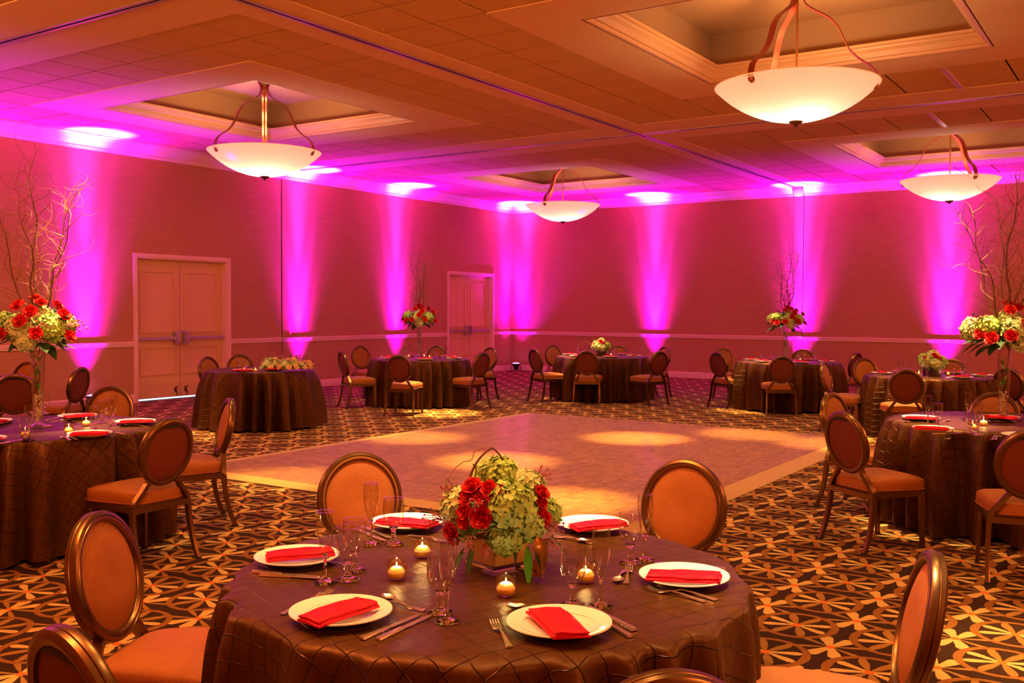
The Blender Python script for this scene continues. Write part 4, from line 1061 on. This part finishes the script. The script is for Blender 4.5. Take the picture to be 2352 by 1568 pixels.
def branch(parent, p, d, L, seed, r0=.009, twigs=14, mat='wood', tmat='twig', kink=.38, tl=.5, name='willow_branch'):
    R = random.Random(seed); m = MB(); pts, rad = curl(p, d, L, R, r0, kink*.6, .25, .045); m.tube(pts, rad, 6)
    b = m.obj(name, MAT[mat], parent); m = MB()
    for k in range(twigs):
        i = int(len(pts)*(.12+.85*k/twigs)); i = min(i, len(pts)-2)
        t = (pts[i+1]-pts[i]).normalized(); s = Vector((R.uniform(-1, 1), R.uniform(-1, 1), R.uniform(.0, .7)))
        q, rr = curl(pts[i], t*.6+s, L*tl*R.uniform(.35, 1)*(1-.4*i/len(pts)), R, max(.0029, rad[i]*.45), .75, .5, .03); m.tube(q, rr, 5)
        if R.random() < .7:
            j = len(q)//2; q2, r2 = curl(q[j], Vector((R.uniform(-1, 1), R.uniform(-1, 1), R.uniform(-.2, .8))), L*.2*R.uniform(.5, 1), R, .0022, 1.3, .2, .025); m.tube(q2, r2, 4)
    m.obj('twigs', MAT[tmat], b); return b
def local(o, X, Y, Z):
    "X to the right of the view, Y towards the camera, Z up, as an offset in plan axes"
    v = RT*X - FW*Y; return (v.x, v.y, Z)

# tall trumpet vases
def tall(c, label, seed, fill, star=False, height=.56, branches=3, spread=.35, bh=1.05, lean=0.0, orchid=False):
    t = thing('tall_floral_centerpiece', label, 'flower arrangement', (c.x, c.y, TZ), 0, 'tall willow centrepieces')
    R = random.Random(seed); H = height
    prof = [(0, 0), (.088, 0), (.092, .003), (.088, .006), (.05, .012), (.026, .022), (.026, .03), (.032, .045), (.036, .2), (.044, .42), (.052, H), (.049, H), (.041, .42), (.033, .2), (.029, .05), (0, .042)]
    v = MB().lathe(prof, 32).obj('glass_vase', MAT['vase_glass'], t)
    MB().lathe([(0, .0), (.087, .0005), (.0905, .003), (.087, .0055), (.049, .0115), (.0255, .0215), (.02, .03), (0, .032)], 32).obj('foot', MAT['glass'], v)
    m = MB()
    for i in range(70):
        z = .05+.17*R.random(); rr = (.018+.008*z/.2)*sqrt(R.random()); a = R.uniform(0, 6.28); s = R.uniform(.007, .012)
        m.lathe([(0, -s*.6), (s*.8, -s*.3), (s, .1*s), (s*.55, s*.5), (0, s*.65)], 7, Matrix.Translation((rr*cos(a), rr*sin(a), z)) @ Matrix.Rotation(R.uniform(0, 3), 4, (R.random(), R.random(), R.random()+.1)))
    o = m.obj('shell_filling', MAT[fill], t); o['kind'] = 'stuff'
    m = MB(); pts, rad = curl((0, .0, .2), (0, 0, 1), H-.16, R, .003, .3, .3, .03)
    pts = [Vector((max(-.028, min(.028, q.x)), max(-.028, min(.028, q.y)), q.z)) for q in pts]; m.tube(pts, .003, 5); m.obj('submerged_stem', MAT['wood'], t)
    for i in range(9):
        z = .22+.24*i/9; a = i*2.4
        leaf(t, (.008*cos(a), .008*sin(a), z), (cos(a)*.5, sin(a)*.5, .9), .055, .012, MAT['leaf2' if i % 3 else 'hyd'], 'submerged_leaf', .1)
    if star:
        q = Vector(local(t, -.005, .034, H-.09)); m = MB()
        for k in range(5):
            a = 2*pi*k/5+.3; e = Vector(local(t, cos(a)*.042, .012, sin(a)*.042)); m.tube([q, q+e*.5, q+e], [.0085, .0065, .0025], 6)
        m.obj('starfish', MAT['starf'], t)
    # flower head
    zc = H+.06
    hyds = [(-.17, .10, .10, .095, 'hyd'), (-.02, .19, .08, .105, 'hydw'), (.15, .12, .08, .10, 'hyd'), (-.20, -.08, .09, .09, 'hydw'), (.10, -.16, .10, .09, 'hyd'), (-.05, -.18, .10, .09, 'hyd'), (.03, .0, .15, .09, 'hydw'), (.02, .20, .0, .075, 'hydw')]
    for X, Y, Z, r, mt in hyds:
        p = local(t, X, Y, zc+Z-.04); hydrangea(t, p, r, MAT[mt], (p[0]*2.5, p[1]*2.5, .5), 130)
    for X, Y, Z in ((.02, .20, .10), (.06, .17, .16), (-.04, .12, .20), (.10, .19, .02), (.0, .02, .25), (.05, .05, .22), (-.17, .15, .0), (-.21, .1, .03), (.2, .08, .14), (.23, .08, .0), (-.08, .2, .02), (.13, .02, .2)):
        rose(t, local(t, X*1.15, Y*1.36, zc+Z*1.0-.01), R.uniform(.042, .050), MAT['rose'], local(t, X, Y*1.4, .16))
    m = []
    for i in range(20):
        a = 2*pi*i/20+R.uniform(-.1, .1); rr = R.uniform(.08, .17); z = zc+R.uniform(-.08, .04)
        leaf(t, (rr*cos(a), rr*sin(a), z), (cos(a), sin(a), R.uniform(-.5, .1)), R.uniform(.13, .17), R.uniform(.034, .05), MAT['leaf'], 'leaf', .25)
    for i in range(8):
        a = 2*pi*i/8+.2; spray(t, (.16*cos(a), .16*sin(a), zc+R.uniform(.0, .1)), (cos(a), sin(a), R.uniform(-.1, .7)), .15, MAT['pink' if i % 3 else 'leaf'])
    if orchid:
        m = MB(); q = smoothpts([local(t, -.2, .14, zc-.02), local(t, -.25, .2, zc-.1), local(t, -.29, .2, zc-.2), local(t, -.36, .2, zc-.27)], 6); m.tube(q, .003, 5)
        for i in range(2, len(q), 2):
            for k in range(3): leafm(m, q[i], (R.uniform(-1, 1), R.uniform(-1, 1), R.uniform(-.3, .6)), .045, .018, R)
        m.obj('orchid_spray', MAT['hyd'], t)
    for k in range(branches):
        a = 2*pi*k/branches+seed; sp = spread*(.35 if k == 0 else 1)
        d = Vector((cos(a)*sp, sin(a)*sp, 1)) + RT*lean
        branch(t, (.02*cos(a), .02*sin(a), zc+.05), d, bh*(1 if k == 0 else R.uniform(.7, .95)), seed*10+k, .010 if k == 0 else .007, 26 if k < 4 else 14)
    return t
tall(T2, 'tall glass vase with starfish, roses, hydrangeas and curly willow on the left table', 3, 'shell', True, .56, 5, .30, 1.20, 0, True)
tall(T8, 'tall glass vase with hydrangeas, roses and curly willow on the right table', 5, 'shell', False, .56, 6, .38, 1.15, 0)
tall(deep(963, 15.9), 'tall glass vase with flowers and thin dark willow near the far doors', 9, 'shell', False, .56, 4, .14, 1.10, 0)
tall(deep(1805, 15.45), 'tall glass vase with flowers and pale willow before the back wall post', 12, 'shell', False, .56, 4, .20, 1.15, 0)

# low bouquets
def low(c, label, big, seed):
    t = thing('low_floral_centerpiece', label, 'flower arrangement', (c.x, c.y, TZ), 0, 'low rose and hydrangea bouquets')
    R = random.Random(seed)
    h, hw = .105, .075
    ry = Matrix.Rotation(YAW+radians(38 if big else 10), 4, 'Z')
    if big:
        MB().box((-hw, -hw, 0), (hw, hw, .018), ry).obj('vase_base', MAT['glass'], t, False); m = MB()
        for bx in (((-hw, -hw, .018), (hw, -hw+.006, h)), ((-hw, hw-.006, .018), (hw, hw, h)), ((-hw, -hw+.006, .018), (-hw+.006, hw-.006, h)), ((hw-.006, -hw+.006, .018), (hw, hw-.006, h))): m.box(*bx, ry)
        v = m.obj('glass_vase', MAT['vase_glass'], t, False)
        w2 = hw-.009; m = MB()
        for bx in (((-w2, -w2, .03), (w2, -w2+.003, h-.005)), ((-w2, w2-.003, .03), (w2, w2, h-.005)), ((-w2, -w2, .03), (-w2+.003, w2, h-.005)), ((w2-.003, -w2, .03), (w2, w2, h-.005)), ((-w2, -w2, .026), (w2, w2, .03))): m.box(*bx, ry)
        m.obj('gold_lining', MAT['gold'], v, False)
    else:
        m = MB(); m.box((-hw, -hw, 0), (hw, hw, h), ry); m.box((-hw+.006, -hw+.006, h), (hw-.006, hw-.006, h+.004), ry); m.obj('square_vase', MAT['maroon'], t, False)
    if big:
        H_ = [(-.005, .0, .245, .075, 'hyd'), (-.115, .055, .155, .066, 'hydw'), (-.10, .02, .10, .05, 'hyd'), (.035, .115, .150, .085, 'hyd'), (.02, .115, .065, .060, 'hyd'), (.085, .03, .215, .062, 'hydw'), (.10, -.06, .15, .07, 'hyd'), (-.06, -.10, .16, .075, 'hyd'), (.02, -.12, .2, .07, 'hydw'), (.09, .10, .10, .055, 'hyd'), (.145, .0, .14, .05, 'hyd'), (-.05, .02, .20, .06, 'hydw')]
        for X, Y, Z, r, mt in H_:
            p = local(t, X, Y, Z+.03+.25*Y); hydrangea(t, p, r, MAT[mt], (p[0], p[1], Z-.08), 180)
        Ro = [(-.078, .085, .222, .030), (-.060, .10, .200, .026), (-.088, .09, .190, .030), (-.030, .105, .215, .026), (-.018, .12, .195, .024), (-.042, .115, .188, .026), (.02, .125, .203, .025), (-.098, .115, .145, .024), (-.100, .12, .112, .021), (-.050, .14, .128, .034), (-.135, .09, .085, .032), (-.15, .04, .19, .02), (.125, .065, .205, .026), (.122, .08, .175, .022), (.126, .09, .125, .03), (.118, .085, .15, .02), (-.128, .1, .065, .022)]
        for X, Y, Z, r in Ro: rose(t, local(t, X*1.03, Y+.018, Z+.028+.25*Y), r, MAT['rose'], local(t, X*.8, Y*1.2, (Z-.1)*1.2))
        for X, Y, Z, dx, dy, dz in ((-.06, .13, .16, 0, 1, .2), (-.08, .14, .07, -.3, 1, -.5), (-.13, .06, .2, -1, .2, .6), (.12, .1, .11, 1, .4, -.3), (.14, .04, .1, 1, 0, .1), (.11, .03, .23, .6, .2, .9), (-.17, .06, .12, -1, .3, .1), (.13, .11, .06, .8, .8, -.4), (-.04, .14, .05, 0, 1, -.6)):
            spray(t, local(t, X, Y, Z+.025+.25*Y), Vector(local(t, dx, dy, dz)), .065, MAT['pink'], 'wax_flower_spray', 10)
        for X, Y, Z, dx, dy, dz, L, mt in ((.085, .13, .055, .05, .35, -1, .105, 'leaf2'), (.105, .13, .05, .35, .25, -.9, .065, 'leaf2'), (.11, .12, .045, .9, .2, -.5, .06, 'leaf2'), (.16, .04, .09, .8, .2, -.9, .085, 'leaf'), (-.075, .13, .06, -.2, .5, -1, .08, 'leaf'), (-.15, .02, .21, -.3, 0, 1, .06, 'leaf2'),
                 (.05, .12, .06, 0, .6, -1, .05, 'leaf'), (-.1, .12, .05, -.5, .6, -.9, .08, 'leaf'), (.1, -.1, .08, 1, -1, -.4, .1, 'leaf'), (-.1, -.1, .08, -1, -1, -.4, .1, 'leaf')):
            leaf(t, local(t, X, Y, Z+.01+.25*Y), local(t, dx, dy, dz), L, L*.15, MAT[mt], 'leaf', .1)
        m = MB()                                              # twisted copper leaf at the right
        vs = []; fs = []; K = 18
        for i in range(K+1):
            u = i/K; c_ = Vector(local(t, .118+.022*sin(u*3.2)-.01*u+.03*max(0, u-.88)*6, .135+.02*sin(u*4), .125-.118*min(1, u*1.06)+.001)); wdt = .036*sin(pi*(u*.88+.06))**.8
            tw = 1.1*sin(u*3.0); e = Vector(local(t, cos(tw), sin(tw), 0))
            for j in range(5):
                s_ = (j-2)/2; vs.append(c_+e*(wdt*s_)+Vector(local(t, -sin(tw), cos(tw), 0))*(.012*s_*s_))
        for i in range(K):
            for j in range(4): fs.append((i*5+j, i*5+j+1, i*5+6+j, i*5+5+j))
        m.put(vs, fs); m.obj('copper_leaf', MAT['copper'], t)
        L_ = lambda *q: local(t, *q)
        m = MB(); q = smoothpts([L_(-.095, .06, .21), L_(-.09, .06, .25), L_(-.085, .05, .30), L_(-.06, .04, .345), L_(-.03, .03, .372), L_(-.018, .03, .374), L_(.0, .02, .355), L_(.012, .02, .335), L_(.015, .02, .30)], 4)
        m.tube(q, [.0042-.002*i/len(q) for i in range(len(q))], 7); m.tube(smoothpts([L_(-.088, .06, .24), L_(-.075, .06, .28), L_(-.07, .05, .315), L_(-.08, .05, .33)], 4), .0022, 5)
        b = m.obj('willow_branch', MAT['wood'], t); m = MB()
        m.tube(smoothpts([L_(-.035, .03, .366), L_(-.05, .03, .376), L_(-.075, .03, .365), L_(-.085, .04, .34), L_(-.11, .05, .335), L_(-.135, .06, .315), L_(-.155, .07, .285), L_(-.165, .08, .255)], 5), .0014, 5)
        m.tube(smoothpts([L_(-.016, .03, .36), L_(-.022, .03, .345), L_(-.025, .03, .32), L_(-.022, .03, .30)], 4), .001, 4); m.obj('twigs', MAT['twig'], b)
    else:
        for X, Y, Z, r, mt in ((0, .02, .24, .085, 'hydw'), (-.10, .06, .17, .08, 'hydw'), (.09, .06, .17, .085, 'hyd'), (0, .12, .15, .08, 'hydw'), (0, -.1, .17, .09, 'hyd'), (-.08, -.05, .2, .08, 'hyd')):
            p = local(t, X, Y, Z); hydrangea(t, p, r, MAT[mt], (p[0], p[1], .1), 90)
        for X, Y, Z in ((-.02, .11, .26), (.03, .13, .22), (.0, .13, .235), (-.13, .08, .22), (.12, .1, .13)): rose(t, local(t, X, Y, Z), .034, MAT['rose'], local(t, X, Y, .15))
        for i in range(12):
            a = 2*pi*i/12; leaf(t, (.09*cos(a), .09*sin(a), .12), (cos(a), sin(a), R.uniform(-.5, .5)), .11, .022, MAT['leaf'])
        for i in range(5):
            a = 2*pi*i/5+.5; spray(t, (.1*cos(a), .1*sin(a), .16), (cos(a), sin(a), .5), .1, MAT['leaf'])
        if seed == 2: branch(t, local(t, -.1, .0, .16), Vector(local(t, -1, 0, .7)), .22, 4, .003, 4, tl=.4)
    return t
v1 = at(1146, 1303, TZ)
low(v1, 'large bouquet of green hydrangeas and red roses in a square gold vase, nearest table', True, 1)
low(deep(1381, 17.0), 'small bouquet of cream hydrangeas with red roses on the back wall table', False, 2)
low(deep(2142, 12.25), 'small bouquet of green hydrangeas with two red roses on the right rear table', False, 3)
# loose bouquets on the small table
for i, (px, py, lb) in enumerate(((624, 851, 'leftmost cream bouquet lying on the small table'), (665, 852, 'middle bouquet of cream and peach roses lying on the small table'), (702, 850, 'rightmost peach bouquet lying at the edge of the small table'))):
    p = at(px, py, TZ); t = thing('bridal_bouquet', lb, 'bouquet', (p.x, p.y, TZ), 0, 'bouquets on the small table')
    k = 1 if i < 2 else .75
    hydrangea(t, local(t, -.05*k, .02, .075*k), .08*k, MAT['hydw'], (0, 0, 1), 44); hydrangea(t, local(t, .06*k, 0, .085*k), .085*k, MAT['hydw' if i < 2 else 'peach'], (0, 0, 1), 44)
    for X, Y, Z in ((.02, .1, .05), (.1, .08, .06), (-.1, .09, .05), (0, .03, .15), (.13, 0, .1), (-.08, .0, .14), (.07, .04, .15)): rose(t, local(t, X*k, Y*k, Z*k), .036*k, MAT['peach' if (X+i) > 0 or i == 2 else 'hydw'], local(t, X, Y, .1))
    for a in range(7): leaf(t, local(t, .1*k*cos(a), .05+.06*k*sin(a), .05), local(t, cos(a), sin(a), .5), .1, .02, MAT['leaf'])
    for a in range(3): spray(t, local(t, -.08+.08*a, 0, .12*k), Vector(local(t, -.5+.5*a, 0, 1)), .11, MAT['pink'])
    m = MB()
    for a in range(5): m.tube([local(t, .02*a-.04, -.05, .02), local(t, .02*a-.04, -.18, .012)], .004, 5)
    m.obj('stems', MAT['leaf'], t)
